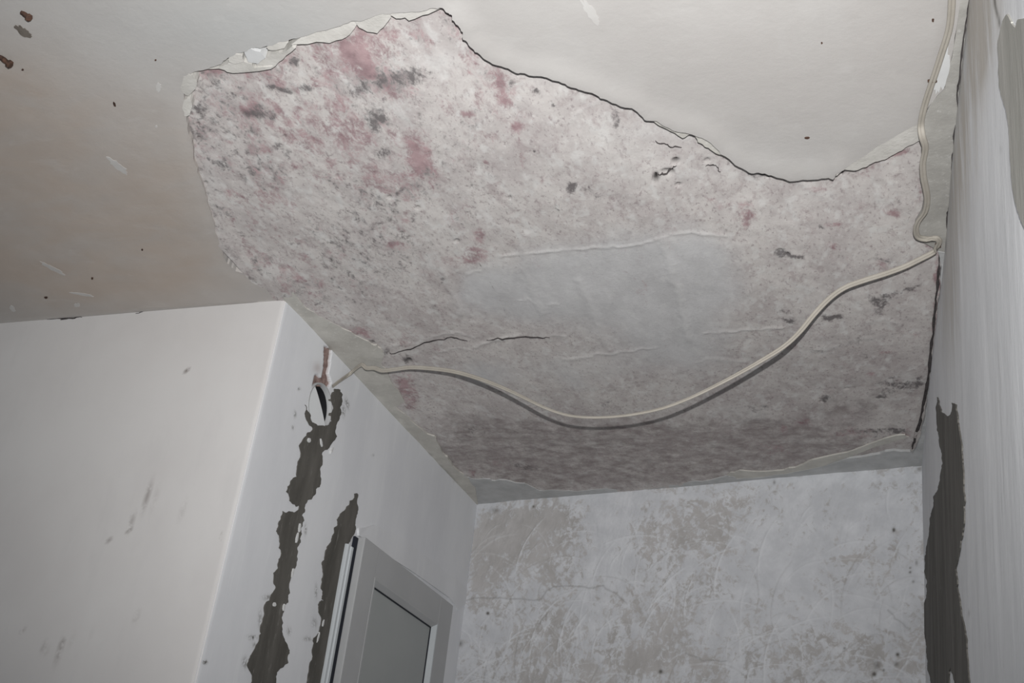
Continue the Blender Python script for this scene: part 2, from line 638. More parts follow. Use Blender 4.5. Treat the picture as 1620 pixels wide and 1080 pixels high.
def field_c(U, V, qx, qy):
    rnd = np.random.RandomState(4)
    big = con(fbm(U, V, 7, 5, 21, .6), 1.5)
    wu = U + .03 * (fbm(U, V, 12, 3, 31) - .5)
    wv = V + .03 * (fbm(U, V, 12, 3, 37) - .5)
    sel = fbm(U, V, 5, 2, 47)
    str1 = np.zeros_like(U)
    for kk, (an, lo) in enumerate(((75, .0), (105, .42), (60, .5), (35, .58), (140, .64))):
        ca, sa = math.cos(math.radians(an)), math.sin(math.radians(an))
        f_ = con(fbm((-sa * wu + ca * wv), .3 * (ca * wu + sa * wv), 55, 4, 41 + 7 * kk, .65), 1.9)
        m_ = sstep(lo - .04, lo + .04, sel)
        str1 = str1 * (1 - m_) + f_ * m_
    put = .60 + .5 * (big - .5) + .55 * (str1 - .5)
    put = put + blobs(qx, qy, [(820, 850, 90, 55, -.42), (770, 880, 40, 60, -.3), (880, 820, 90, 20, -.25), (900, 1060, 150, 45, -.22), (1350, 830, 130, 70, .35), (1280, 950, 100, 60, .2),
                               (1145, 830, 35, 40, -.3), (1090, 850, 40, 60, -.12), (950, 840, 40, 45, .45), (1010, 800, 40, 20, .1), (1190, 850, 40, 30, .3), (960, 900, 80, 40, .15),
                               (1220, 900, 60, 30, .3), (1340, 883, 18, 5, -.7), (1360, 882, 12, 8, -.7), (1250, 1040, 50, 30, -.2), (735, 880, 12, 70, .1), (720, 1000, 30, 60, .3),
                               (1010, 1045, 30, 20, -.4), (1000, 980, 40, 30, -.15), (1195, 870, 7, 6, -.6), (1385, 1045, 14, 18, -.4), (770, 800, 60, 8, .3), (1000, 785, 120, 5, .6), (1290, 757, 160, 5, .5), (880, 1000, 20, 60, -.2)])
    h = 0.0035 * (big - .5) + 0.0015 * (str1 - .5)
    # trowel arcs: thin ridges pressed up by the corner of the tool
    ridge = np.zeros_like(U)
    dk = np.zeros_like(U)
    fine = (V > -.75)
    for k in range(230):
        u0, v0 = rnd.uniform(.02, LEN_C - .05), rnd.uniform(-.72, -.10) if k % 3 else rnd.uniform(-.72, -.35)
        R = rnd.uniform(.05, .30)
        a0 = rnd.uniform(math.pi * .45, math.pi * 1.0) if rnd.rand() < .7 else rnd.uniform(0, math.pi * .5)
        span = rnd.uniform(.25, .8) * min(1, .12 / R + .3)
        w = rnd.uniform(.0013, .0024)
        cu, cv = u0 - R * math.cos(a0), v0 - R * math.sin(a0)
        du, dv = U - cu, V - cv
        rr = np.hypot(du, dv)
        ang = np.arctan2(dv, du)
        t = (ang - a0 + math.pi) % (2 * math.pi) - math.pi
        m_ = np.exp(-((rr - R) / w) ** 2) * np.clip(1 - np.abs(t / span), 0, 1) ** .5 * (np.abs(t) < span) * fine
        if k % 5 == 4:
            ridge -= m_ * .6
        else:
            ridge += m_ * rnd.uniform(.4, 1)
    ridge = np.clip(ridge, -1, 1.2)
    h = h + .0026 * ridge
    put = put + .25 * ridge
    hair = [[(735, 950), (760, 945), (820, 947), (855, 948), (875, 928), (925, 928), (955, 926), (975, 938), (990, 953)],
            [(848, 995), (855, 985), (865, 970)], [(1405, 965), (1415, 978), (1440, 995)], [(1085, 1033), (1110, 1045), (1150, 1045)]]
    for hl in hair:
        dk = dk + .35 * np.exp(-(poly_dist(qx, qy, jag(hl, 3, 2, False, 3)) / 1.3) ** 2)
    specks = [(772, 970, 2.2, 2.2, 1.6), (722, 988, 2, 2, 1), (727, 1018, 6, 5, .8, -25), (1414, 838, 2.2, 3, 1.6), (1420, 1035, 3, 3, 1.2), (1383, 1066, 3, 3, 1.6), (1388, 1052, 6, 7, .6),
              (1440, 905, 2, 2, 1), (1418, 1050, 4, 4, .6), (1045, 1062, 3, 3, 1.3), (844, 801, 2, 2, 1), (784, 807, 8, 4, .45), (1455, 742, 5, 4, .6), (1395, 738, 8, 3, .5), (1264, 751, 5, 3, .6),
              (1225, 763, 2, 3, .7), (1440, 898, 1.5, 1.5, 1), (1450, 890, 2, 4, .6), (1445, 920, 2, 2, .7), (1336, 1025, 2, 2, .8), (1398, 1060, 2, 2, .8)]
    dk = dk + blobs(qx, qy, specks)
    return h, {'putty': put, 'ridge': np.clip(ridge, 0, 1), 'groove': np.clip(-ridge, 0, 1), 'dark': np.clip(dk, 0, 1)}, None


wall_c = wall_grid('wall_back', PC, axis([(0, LEN_C, .003)]), axis([(FLOOR, -.78, .3), (-.78, TOPGAP, .003)]), M_C, field_c)


def relief_d(U, V):
    return .004 * (fbm(U, V * .3, 4, 3, 51) - .5) + .0006 * (fbm(U, V * .10, 30, 3, 61, .6) - .5) + .006 * (fbm(U, V, 1.6, 2, 71) - .5)


def field_d(U, V, qx, qy):
    h = relief_d(U, V)
    d_edge = qx - (1533 - .1 * qy)
    beige = np.exp(-((d_edge - 14) / 22) ** 2) * sstep(600, 250, qy) + blobs(qx, qy, [(1560, 20, 25, 70, 1), (1550, 90, 14, 50, .6), (1500, 500, 15, 90, .5)])
    dk = .9 * np.exp(-(poly_dist(qx, qy, jag([(1574, -20), (1577, 15), (1582, 30), (1582, 38), (1588, 46)], 2, 2, False, 5)) / 1.8) ** 2)
    dk = dk + blobs(qx, qy, [(1523, 743, 2, 3.5, 1.5), (1533, 970, 2, 3, .5), (1584, 236, 2, 2, .5)])
    return h, {'beige': np.clip(beige, 0, 1), 'dark': np.clip(dk, 0, 1)}, None


wall_d = wall_grid('wall_right', PD, axis([(-.02, 2.6, .005), (2.6, 4.4, .2)]), axis([(FLOOR, -1.0, .3), (-1.0, TOPGAP, .006)]), M_D, field_d)

# floor
me = bpy.data.meshes.new('floor')
fl = [(-3.4, -1.3, 0), (.6, -1.3, 0), (.6, 4.0, 0), (-3.4, 4.0, 0)]
me.from_pydata(fl + [(x, y, -.1) for x, y, z in fl], [], [(0, 1, 2, 3), (7, 6, 5, 4), (0, 4, 5, 1), (1, 5, 6, 2), (2, 6, 7, 3), (3, 7, 4, 0)])
floor = link('floor', me, M_FLOOR)
floor['kind'] = 'structure'

# ------------------------------------------------------------------ ceiling: bare slab
EDGE_TOP = [(303, 118), (318, 114), (330, 113), (345, 112), (358, 117), (375, 119), (395, 117), (430, 112), (440, 100), (452, 88), (465, 76), (478, 71), (500, 68), (520, 71),
            (540, 66), (553, 60), (567, 48), (580, 54), (597, 56), (612, 45), (625, 34), (640, 32), (645, 37), (670, 28), (690, 21), (703, 13), (715, 22)]
EDGE_RIGHT = [(716, 27), (727, 38), (733, 46), (733, 58), (745, 70), (760, 82), (780, 97), (800, 103), (820, 112), (845, 116), (865, 118), (890, 127), (912, 135), (930, 141), (950, 151),
              (975, 160), (1000, 167), (1012, 177), (1023, 187), (1042, 190), (1060, 200), (1080, 206), (1100, 211), (1125, 223), (1140, 240), (1163, 257), (1185, 269), (1200, 269), (1220, 273), (1245, 281),
              (1270, 280), (1300, 278), (1318, 280), (1325, 270)]
EDGE_LEFT = [(445, 450), (425, 443), (405, 440), (385, 435), (365, 425), (352, 408), (347, 395), (340, 370), (337, 350), (330, 330), (325, 310), (312, 275), (307, 258), (305, 235), (298, 215),
             (294, 190), (292, 165), (290, 150), (297, 132)]

EDGE_UP = [(303, 116), (330, 109), (350, 102), (360, 92), (374, 84), (388, 82), (398, 76), (412, 77), (424, 73), (440, 67), (458, 63), (470, 61), (500, 51), (540, 41), (555, 34), (575, 33), (605, 22), (625, 21), (660, 19), (680, 13), (700, 11), (708, 17), (716, 20)]
RED = [(325, 126, 34, 12, 1.0), (340, 165, 40, 30, .35), (395, 185, 24, 16, .7), (402, 285, 14, 26, .7, -20), (470, 272, 28, 10, .6, -10), (375, 200, 50, 30, .3), (560, 100, 30, 30, .7), (573, 128, 16, 12, 1.0),
       (600, 110, 80, 45, .35), (550, 85, 20, 20, .6), (620, 160, 60, 25, .45), (715, 46, 14, 11, .9), (725, 70, 12, 16, .6), (770, 98, 16, 8, .7), (745, 108, 16, 10, .6), (775, 140, 20, 12, .7, 40),
       (795, 168, 14, 26, .95, -35), (820, 213, 16, 12, .9), (755, 170, 8, 20, .6), (830, 135, 14, 8, .6), (655, 240, 18, 40, .6, -20), (720, 205, 60, 30, .3), (735, 192, 12, 6, .8), (690, 285, 45, 16, .4, 20),
       (660, 260, 30, 40, .35), (825, 262, 10, 16, .55), (855, 295, 8, 6, .5), (770, 268, 8, 8, .6), (505, 452, 20, 14, .7, 30), (570, 525, 26, 9, .8, 20), (640, 540, 20, 16, .6), (690, 555, 14, 8, .6), (638, 612, 22, 20, .85, 40),
       (650, 640, 16, 16, .5), (640, 395, 40, 16, .4), (625, 385, 12, 10, .6), (755, 410, 22, 14, .75), (755, 378, 12, 16, .7), (710, 415, 30, 8, .5), (1180, 360, 16, 18, .9), (1150, 342, 25, 8, .5), (1120, 330, 14, 6, .5),
       (1200, 405, 14, 20, .35), (1290, 322, 30, 8, .6), (1420, 258, 26, 10, 1.0, -22), (1385, 275, 20, 12, .8, -30), (1365, 295, 16, 8, .5), (1322, 372, 20, 7, .8), (1318, 403, 16, 6, .7), (1360, 343, 14, 8, .5),
       (1415, 350, 18, 9, .8), (1395, 425, 34, 16, .45), (1484, 440, 6, 50, .8), (1478, 510, 6, 40, .6), (1450, 530, 20, 25, .3), (1395, 562, 18, 6, .6), (1378, 595, 10, 7, .7), (1330, 585, 30, 8, .4),
       (1350, 690, 50, 10, .6, -5), (1270, 676, 22, 8, .6), (1230, 712, 36, 10, .6), (1240, 685, 14, 7, .6), (1435, 690, 10, 14, .6), (1020, 452, 14, 8, .4), (1020, 480, 12, 20, .35), (965, 560, 16, 6, .35), (1005, 465, 12, 6, .4), (790, 475, 10, 20, .3),
       (745, 748, 14, 10, .6), (790, 735, 24, 12, .4), (740, 600, 14, 10, .3), (1455, 320, 6, 30, .5), (1470, 395, 8, 6, .8), (480, 210, 30, 10, .3), (540, 205, 40, 16, .3), (455, 330, 20, 20, .25)]
DARK = [(430, 155, 22, 5, .8), (462, 117, 10, 9, .9), (480, 150, 16, 6, .8), (450, 158, 24, 6, .6), (400, 190, 22, 14, .8), (312, 180, 8, 10, .7), (308, 210, 7, 20, .6), (345, 165, 24, 14, .5), (392, 140, 20, 6, .6, 20), (425, 195, 8, 8, .7),
        (600, 142, 60, 20, .7), (650, 135, 36, 14, .5), (590, 198, 24, 20, .85), (560, 160, 40, 12, .4), (605, 255, 16, 10, .7), (635, 312, 14, 8, .9, -35), (645, 345, 12, 6, .5), (650, 80, 14, 10, .4), (710, 90, 10, 8, .4), (803, 129, 6, 7, .9), (807, 155, 7, 7, .9),
        (843, 126, 16, 4, .8), (844, 168, 8, 6, .9), (871, 190, 6, 3, .9), (815, 183, 8, 6, .6), (862, 146, 8, 5, .5), (848, 247, 3, 3, 1), (972, 205, 10, 18, .7), (955, 168, 10, 5, .7, -40), (917, 305, 22, 8, .6), (900, 310, 8, 10, .6), (945, 320, 14, 6, .6),
        (885, 340, 10, 8, .5), (1015, 185, 8, 8, .6), (1215, 298, 22, 9, 1.0), (1180, 300, 14, 8, .6), (1330, 296, 10, 4, 1.0), (1090, 312, 10, 4, .6), (1240, 412, 16, 9, 1.0), (1262, 415, 12, 5, .6), (1320, 507, 24, 8, 1.0), (1250, 512, 12, 8, .8), (1245, 497, 16, 5, .6), (1390, 475, 30, 12, .6), (1440, 460, 24, 6, .8, -15),
        (1395, 490, 12, 20, .5), (1400, 418, 20, 5, .7), (1350, 545, 40, 8, .5, -15), (1290, 560, 20, 8, .4), (1425, 615, 34, 14, .8), (1455, 606, 10, 8, .8), (1395, 632, 16, 6, .7), (1375, 570, 10, 5, .6), (1305, 635, 10, 6, .9), (1200, 652, 26, 10, .5), (1210, 480, 10, 4, .5), (1150, 380, 6, 4, .4), (1110, 445, 5, 4, .6),
        (1380, 688, 40, 6, .7), (1420, 685, 14, 5, .7), (1100, 690, 12, 6, .5), (1010, 465, 10, 3, .8, -15), (930, 470, 10, 4, .7, -30), (863, 474, 12, 10, .45), (700, 450, 6, 6, .7), (640, 570, 8, 8, .9, -50), (600, 470, 20, 10, .4), (640, 425, 5, 8, .5), (510, 470, 10, 12, .4), (690, 490, 10, 16, .4), (905, 620, 16, 14, .4), (750, 685, 20, 8, .5), (830, 740, 30, 12, .5), (960, 640, 10, 6, .6), (1050, 605, 10, 10, .3), (980, 600, 14, 14, .2), (590, 540, 8, 5, .9, 20), (610, 555, 8, 6, .6), (1420, 330, 8, 6, .5), (1300, 375, 6, 4, .8)]
BLACK = [(1037, 297, 3, 6, 1.6), (1060, 289, 4, 3, 1.0), (1072, 308, 3, 1.5, 1.2), (1068, 274, 4, 3, 1.4), (1052, 287, 5, 2, .9), (1118, 277, 3, 2, 1.0), (722, 387, 2.3, 2, 1.4), (635, 375, 1.5, 1.5, .8), (645, 382, 1.6, 1.6, .8), (310, 207, 1.5, 2, 1), (312, 228, 1.6, 2.5, 1),
         (298, 191, 1.5, 3, .8), (324, 295, 1.5, 2, .8), (307, 316, 2, 1.5, .9), (447, 228, 2, 2, .7), (615, 318, 2, 2, .9), (660, 335, 2, 2, .8), (390, 277, 2, 2, .7), (532, 285, 1.5, 1.5, .8), (1218, 302, 6, 2, .8), (1230, 298, 3, 2, .9), (1322, 294, 3, 1.5, 1), (1334, 297, 3, 1.5, 1), (382, 382, 2, 1.2, .8),
         (1234, 408, 4, 2, .7), (1246, 413, 3, 2, .7), (1340, 621, 2, 1.2, .9), (1410, 604, 1.5, 1.5, 1), (1300, 642, 2, 1.2, .7), (647, 574, 4, 4, .8), (661, 194, 1.2, 4, .7), (805, 320, 1.5, 1.5, .8)]

xs = np.arange(-1.40, .24, .0042)
ys = np.arange(.98, 3.62, .0042)
GX, GY = np.meshgrid(xs, ys, indexing='ij')
qx, qy = project(np.stack([GX, GY, np.full_like(GX, CEIL_Z)], -1).reshape(-1, 3))
qx, qy = qx.reshape(GX.shape), qy.reshape(GX.shape)
wx = qx + 16 * (fbm(GX, GY, 22, 3, 101) - .5)
wy = qy + 16 * (fbm(GX, GY, 22, 3, 107) - .5)
YS = GY * .62

n_mid = con(fbm(GX, YS, 28, 5, 111, .62))
n_hi = con(fbm(GX, YS, 75, 3, 117, .6), 1.9)
n_low = con(fbm(GX, YS, 6, 4, 119), 2.0)
upper_left = sstep(900, 600, qx + .5 * (qy - 250)) * sstep(560, 420, qy)
n_mid2 = con(fbm(GX, YS, 30, 5, 173, .65))
n_low2 = con(fbm(GX, YS, 8, 3, 179))
red = np.minimum(blobs(wx, wy, RED), 1.0) * (.78 + .45 * n_mid)
red = np.maximum(red, (.24 + .40 * upper_left) * sstep(.30, .95, n_mid2 * .7 + .55 * n_low))
dark = np.minimum(blobs(wx, wy, DARK), 1.0) * (.80 + .40 * n_hi)
dark = np.maximum(dark, (.22 + .30 * upper_left) * sstep(.35, 1.0, n_hi * .6 + .55 * n_low2))
black = np.clip(blobs(qx, qy, BLACK), 0, 1)
smooth = sstep(.30, .95, blobs(qx, qy, [(850, 470, 110, 70, .8), (1000, 470, 150, 90, .9), (1120, 430, 110, 80, .7), (900, 590, 120, 40, .6), (1100, 560, 120, 60, .6), (760, 460, 50, 50, .6), (740, 600, 80, 30, .5)]) + .5 * (n_low - .5))
brown = sstep(.30, .8, blobs(qx, qy, [(800, 705, 130, 40, .9, 15), (900, 735, 220, 35, .9), (1100, 720, 200, 40, .7), (1250, 700, 140, 40, .6), (980, 690, 150, 30, .5), (1350, 640, 120, 50, .4), (330, 190, 40, 60, .25)]) + .5 * (n_mid - .5))
RIDGES = [([(790, 410), (860, 408), (900, 402), (960, 398), (1030, 388), (1060, 378), (1100, 380), (1150, 386)], 2.4, .005), ([(748, 551), (770, 545), (790, 541), (815, 537), (832, 536)], 3, .006), ([(690, 560), (720, 552), (745, 556)], 2, .003),
          ([(890, 574), (940, 566), (980, 560), (1015, 558), (1040, 557)], 2.4, .004), ([(1115, 534), (1150, 528), (1200, 528), (1238, 522)], 2.4, .005), ([(1100, 578), (1140, 576), (1180, 580)], 3, .003), ([(620, 551), (660, 545), (700, 533), (725, 530), (750, 538)], 3, .004),
          ([(820, 482), (835, 479), (848, 488), (852, 498)], 2, .003), ([(865, 487), (880, 485)], 2, .003), ([(870, 535), (895, 535)], 2, .003), ([(735, 438), (760, 434)], 2, .003), ([(900, 210), (930, 190), (965, 165)], 5, .003), ([(420, 240), (450, 236), (490, 232)], 2, .002),
          ([(1180, 290), (1240, 300), (1300, 330)], 6, .003), ([(1370, 515), (1400, 510), (1425, 520)], 3, .003), ([(1290, 560), (1340, 545), (1380, 540)], 4, .003)]
dark *= 1 - .75 * smooth
HAIR = [([(757, 420), (775, 450), (790, 485), (812, 515)], .5), ([(805, 285), (806, 300), (805, 325), (800, 345)], .5), ([(715, 230), (740, 243), (760, 252), (800, 254)], .45), ([(755, 313), (800, 316), (835, 318)], .35), ([(690, 275), (720, 292), (745, 303)], .3)]
for pts, a in HAIR:
    dark = np.maximum(dark, a * np.exp(-(poly_dist(qx + 4 * (n_mid - .5), qy, pts) / 1.3) ** 2))
z = .0045 * (fbm(GX, YS, 9, 4, 131, .55) - .5) * (1 - .6 * smooth) + .0022 * (fbm(GX, YS, 50, 3, 141, .6) - .5) * (1 - .75 * smooth)
z += .010 * (fbm(GX, GY, 2.0, 2, 151) - .5)
white = .5 * sstep(.62, .95, con(fbm(GX, YS, 60, 3, 161, .6), 1.8)) * (1 - .6 * smooth)
white = np.maximum(white, np.minimum(1, blobs(wx, wy, [(430, 428, 20, 8, .55), (690, 122, 34, 16, .6), (745, 96, 14, 12, .6), (355, 130, 40, 12, .4), (330, 300, 14, 50, .4), (865, 150, 40, 12, .25), (1060, 225, 60, 20, .35), (1000, 240, 80, 40, .25), (1110, 290, 40, 12, .5), (980, 590, 14, 10, .4), (1060, 620, 16, 10, .4), (920, 480, 20, 4, .5), (940, 500, 14, 3, .5), (1170, 655, 40, 10, .35), (1190, 665, 20, 8, .4), (1430, 600, 14, 8, .5), (1300, 330, 60, 12, .3)])) * (.25 + n_mid))
for pts, w, a in RIDGES:
    vary = np.clip(1.6 * vnoise(qx / 23.0, qy / 60.0, 11) + .1, 0, 1)
    e = np.exp(-(poly_dist(qx + 5 * (n_mid - .5), qy + 5 * (n_mid - .5), pts) / (w * .75)) ** 2) * vary
    z -= .38 * a * e
    white = np.maximum(white, .30 * e)
for pts, w, a in [([(830, 380), (832, 440), (860, 500)], 10, .003), ([(1050, 390), (1070, 460), (1090, 540)], 12, .004), ([(915, 450), (945, 520), (965, 560)], 12, .003), ([(700, 430), (730, 500)], 8, .003), ([(1170, 400), (1180, 470)], 14, .003)]:
    e = np.exp(-(poly_dist(qx + 8 * (n_mid - .5), qy, pts) / (.6 * w)) ** 2)
    z -= .8 * a * e
    white = np.maximum(white, .16 * e)
z += .012 * black
# the plaster broke off thickest along the upper edge
d_up = poly_dist(qx, qy, EDGE_TOP + EDGE_RIGHT)
d_lf = poly_dist(qx, qy, EDGE_LEFT)
d_bk = poly_dist(qx, qy, [(460, 462), (505, 500), (556, 524), (600, 552), (615, 590), (650, 664), (700, 716), (740, 756), (860, 776), (1000, 776), (1150, 752), (1285, 730), (1400, 700), (1440, 700)])
d_rt = poly_dist(qx, qy, EDGE_RIGHT)
rec = .011 + .016 * np.exp(-(d_up / 130) ** 2) + .010 * np.exp(-(d_rt / 90) ** 2) - .0075 * np.exp(-(d_lf / 25) ** 2) - .0085 * np.exp(-(d_bk / 40) ** 2)
Zs = CEIL_Z + rec + z
V = np.stack([GX, GY, Zs], -1)
me = np_mesh('ceiling', V.reshape(-1, 3), grid_faces(len(xs), len(ys))[:, ::-1])
for k, a in (('red', red), ('dark', dark), ('black', black), ('smooth', smooth), ('brown', brown), ('white', np.clip(white, 0, 1))):
    set_attr(me, k, a)
ceiling = link('ceiling', me, M_SLAB)
ceiling['kind'] = 'structure'

# ------------------------------------------------------------------ ceiling: plaster, flakes, mortar
STRIP_IN = [(1325, 270), (1340, 262), (1370, 246), (1400, 226), (1430, 208), (1455, 195), (1470, 167), (1482, 152), (1494, 140), (1497, 115), (1505, 92), (1510, 60), (1520, 0)]
wallA_far = K_AB + (K_A0 - K_AB) / np.linalg.norm(K_A0 - K_AB) * 2.2
wallD_far = K_CD + UD * 4.4


def edge_relief(u, v):
    q = project(np.stack([u, v, np.full_like(u, CEIL_Z)], -1))
    d = poly_dist(q[0], q[1], EDGE_RIGHT)
    d2 = poly_dist(q[0], q[1], EDGE_LEFT)
    return .007 * np.exp(-(d / 22) ** 2) - .003 * np.exp(-(d2 / 10) ** 2) + .006 * (fbm(u, v, 2.5, 3, 201) - .5)


PL_MARKS = [(42, 25, 7, 4.5, 1.2, 35), (36, 46, 15, 4.5, .9, 38), (54, 58, 14, 7, .3, 35), (10, 98, 10, 5.5, 1.1, 40), (36, 110, 2, 1.5, 1), (1277, 218, 4, 2, 1.1), (1134, 197, 6, 1.5, .4, 15), (968, 28, 3, 3, .7), (1300, 68, 1.5, 1.5, .8), (1476, 32, 2, 3, .8),
            (181, 165, 2, 4, .9, -25), (166, 135, 1.2, 5, .6), (184, 90, 1.2, 18, .35), (246, 95, 1.5, 1.5, .8), (146, 440, 2, 2, .9), (73, 470, 3, 2, .8), (225, 395, 1.5, 1.5, .8), (262, 462, 2.5, 10, .5, -30), (385, 447, 10, 4, .4), (300, 467, 10, 3, .25), (5, 445, 6, 4, .6), (35, 420, 2, 2, .7), (56, 366, 2, 2, .6), (1240, 100, 1.5, 1.5, .3), (540, 210, 1, 1, .1)]
PL_LOOP = [tuple(wallA_far[:2]), *[tuple(cz(x, y)[:2]) for x, y in ((452, 475), (449, 462))],
                                   *cpx(jag(EDGE_LEFT, 2.5, 2, False, 3)), *cpx(jag(EDGE_UP, 1.6, 2, False, 4)), *cpx(jag(EDGE_RIGHT, 2.0, 2, False, 5)),
                                   *cpx(jag(STRIP_IN, 2, 1, False, 6)[1:]), tuple((wallD_far - .06 * np.array([1, 0, 0]))[:2]), (-3.2, -1.2)]
_gx, _gy = np.meshgrid(np.arange(-1.5, .2, .009), np.arange(.85, 2.2, .009))
_gx, _gy = _gx.ravel() + .003 * (_hash(_gx.ravel() * 1e4, _gy.ravel() * 1e4, 3) - .5), _gy.ravel()
_qx, _qy = project(np.stack([_gx, _gy, np.full_like(_gx, CEIL_Z)], -1))
_ok = (np.minimum(poly_dist(_qx, _qy, EDGE_UP + EDGE_RIGHT), poly_dist(_qx, _qy, EDGE_LEFT)) < 42) & inside(_gx, _gy, PL_LOOP)
plaster = sheet('plaster_layer', [PL_LOOP],
                ceil3d, M_PLASTER, ceiling, 0.0, -.035, .03, edge_relief,
                {'brown': lambda x, y: np.clip(blobs(x, y, [(60, 300, 190, 150, 1.1), (160, 430, 210, 60, .9), (20, 160, 110, 90, .8), (270, 330, 70, 130, .6)]), 0, 1),
                 'grey': lambda x, y: np.clip(blobs(x, y, [(300, 30, 220, 70, .55), (420, 60, 120, 60, .4)]), 0, 1),
                 'dark': lambda x, y: 0 * x, 'white': lambda x, y: 0 * x}, dense=list(zip(_gx[_ok], _gy[_ok])))
plaster['label'] = 'old cream plaster coat around the broken-out patch'


# small marks on the plaster are thin smears and dabs of their own
def dab(name, x, y, rx, ry, ang, mat, parent, to3d, conv, seed, label=None, top=.0012, base=-.004, lift=0.0, relief=None):
    rnd = random.Random(seed)
    a = math.radians(ang)
    pts = []
    for k in range(26):
        t = 2 * math.pi * k / 26
        r = rnd.uniform(.68, 1.12)
        u, v = rx * r * math.cos(t), ry * r * math.sin(t)
        pts.append((x + u * math.cos(a) - v * math.sin(a), y + u * math.sin(a) + v * math.cos(a)))
    o = sheet(name, [conv(pts)], to3d, mat, parent, top + lift, base, None, relief)
    if label:
        o['label'] = label
    return o


for i, (x, y, rx, ry, s, *an) in enumerate(PL_MARKS):
    if s >= .8 and max(rx, ry) < 8 and (x > 60 or y > 105):
        dab('dirt_speck', x, y, rx, ry, an[0] if an else 0, M_RUST, ceiling, ceil3d, cpx, 300 + i, top=.0012, relief=edge_relief)
for i, (x, y, rx, ry, an) in enumerate([(187, 263, 22, 5, 38), (935, 20, 26, 7, 55), (251, 138, 4, 8, 0), (122, 482, 5, 3, 0), (20, 488, 7, 4, 60), (247, 200, 2, 2, 0), (85, 425, 24, 3, 28), (130, 465, 20, 2, 10)]):
    dab('putty_dab', x, y, rx, ry, an, M_DAB, ceiling, ceil3d, cpx, 400 + i, top=.0008, relief=edge_relief)
dab('putty_patch', 1489, 112, 11, 42, 12, M_WHITEPATCH, ceiling, ceil3d, cpx, 431, 'pale blue putty patch beside the cable', top=.0012, relief=edge_relief)

# loose flakes along the upper left edge
FLAKES = [
    [(318, 113), (345, 110), (360, 104), (385, 100), (398, 103), (402, 110), (430, 108), (428, 112), (395, 117), (375, 119), (358, 117), (345, 112)],
    [(362, 92), (372, 86), (383, 90), (386, 98), (372, 102), (362, 99)],
    [(386, 84), (397, 77), (412, 82), (420, 92), (408, 102), (392, 100)],
    [(421, 76), (430, 69), (456, 67), (450, 76), (436, 80), (424, 79)],
    [(404, 106), (412, 98), (424, 92), (440, 86), (452, 82), (462, 74), (468, 76), (452, 90), (440, 102), (430, 112), (410, 112)],
    [(460, 72), (478, 60), (500, 52), (520, 47), (540, 41), (556, 35), (564, 44), (552, 60), (540, 67), (520, 72), (500, 69), (478, 72)],
    [(556, 35), (576, 33), (600, 24), (612, 22), (618, 30), (606, 46), (596, 56), (580, 54), (567, 48)],
    [(612, 22), (640, 20), (662, 19), (680, 13), (700, 11), (703, 15), (690, 22), (668, 29), (646, 37), (640, 32), (626, 33)],
    [(290, 122), (298, 117), (304, 119), (311, 130), (309, 142), (298, 154), (290, 150), (285, 140)],
    [(291, 160), (300, 158), (304, 170), (300, 182), (292, 184), (288, 172)],
]
for i, fl_ in enumerate(FLAKES):
    rr = random.Random(50 + i)
    tx, ty, off = rr.uniform(-.05, .05), rr.uniform(-.06, .03), (-.001 if i in (1, 2, 3, 8, 9) else rr.uniform(-.007, -.003))
    loop = cpx(jag(fl_, 1.2, 1, True, 70 + i))
    cu, cv = np.mean(np.array(loop), 0)
    sheet('plaster_flake', [loop], ceil3d, M_WHITEPATCH if i == 2 else M_FLAKE, ceiling, off, -.030, .012,
          lambda u, v, cu=cu, cv=cv, tx=tx, ty=ty: tx * (u - cu) + ty * (v - cv) + .004 * (fbm(u, v, 25, 3, 7) - .5))
# second coat showing under the right-hand edge
for i, fl_ in enumerate([
    [(1094, 212), (1112, 216), (1128, 228), (1141, 243), (1155, 253), (1165, 262), (1150, 254), (1132, 246), (1118, 237), (1104, 229)],
    [(1322, 278), (1328, 268), (1350, 256), (1372, 243), (1400, 224), (1430, 206), (1456, 193), (1462, 205), (1458, 222), (1445, 229), (1430, 237), (1415, 245), (1400, 254), (1385, 257), (1370, 265), (1355, 270), (1335, 268)],
    [(1025, 190), (1042, 190), (1060, 199), (1082, 207), (1092, 218), (1080, 224), (1060, 212), (1040, 202)],
]):
    o = sheet('skim_coat_flake', [cpx(jag(fl_, 1.4, 2, True, 90 + i))], ceil3d, (M_MORTAR, M_FLAKE, M_MORTAR)[i], ceiling, (-.006, -.001, -.008)[i], -.04, .02,
              lambda u, v: .005 * (fbm(u, v, 14, 3, 9) - .5))

# mortar strips along the walls
edgeD = [(1533 - .1 * y, y) for y in (733, 690, 640, 580, 520, 460, 400, 330, 260, 190, 120, 60, 0, -60)]
GAP_EDGE = [(1487, 408), (1489, 425), (1488, 445), (1484, 480), (1481, 520), (1477, 560), (1472, 600), (1467, 625), (1464, 650), (1459, 672), (1454, 695), (1447, 712)]
strip_top = sheet('mortar_strip', [cpx(jag([*edgeD[6:], (1521, -60)][::-1], 1.2, 1, False, 11)[::-1][:0] + [(x + 6, y) for x, y in edgeD[6:]] + [(1523, -60), (1520, 0), (1511, 60), (1506, 92), (1498, 115), (1495, 140), (1482, 153), (1470, 168), (1457, 196), (1460, 225), (1458, 250), (1461, 290), (1463, 318), (1459, 340), (1449, 356), (1447, 374), (1460, 382), (1484, 396)])],
                  ceil3d, M_MORTAR_R, ceiling, .001, -.035, .02, lambda u, v: .008 * (fbm(u, v, 12, 4, 13) - .5))
strip_top['label'] = 'rough grey mortar strip along the right wall'
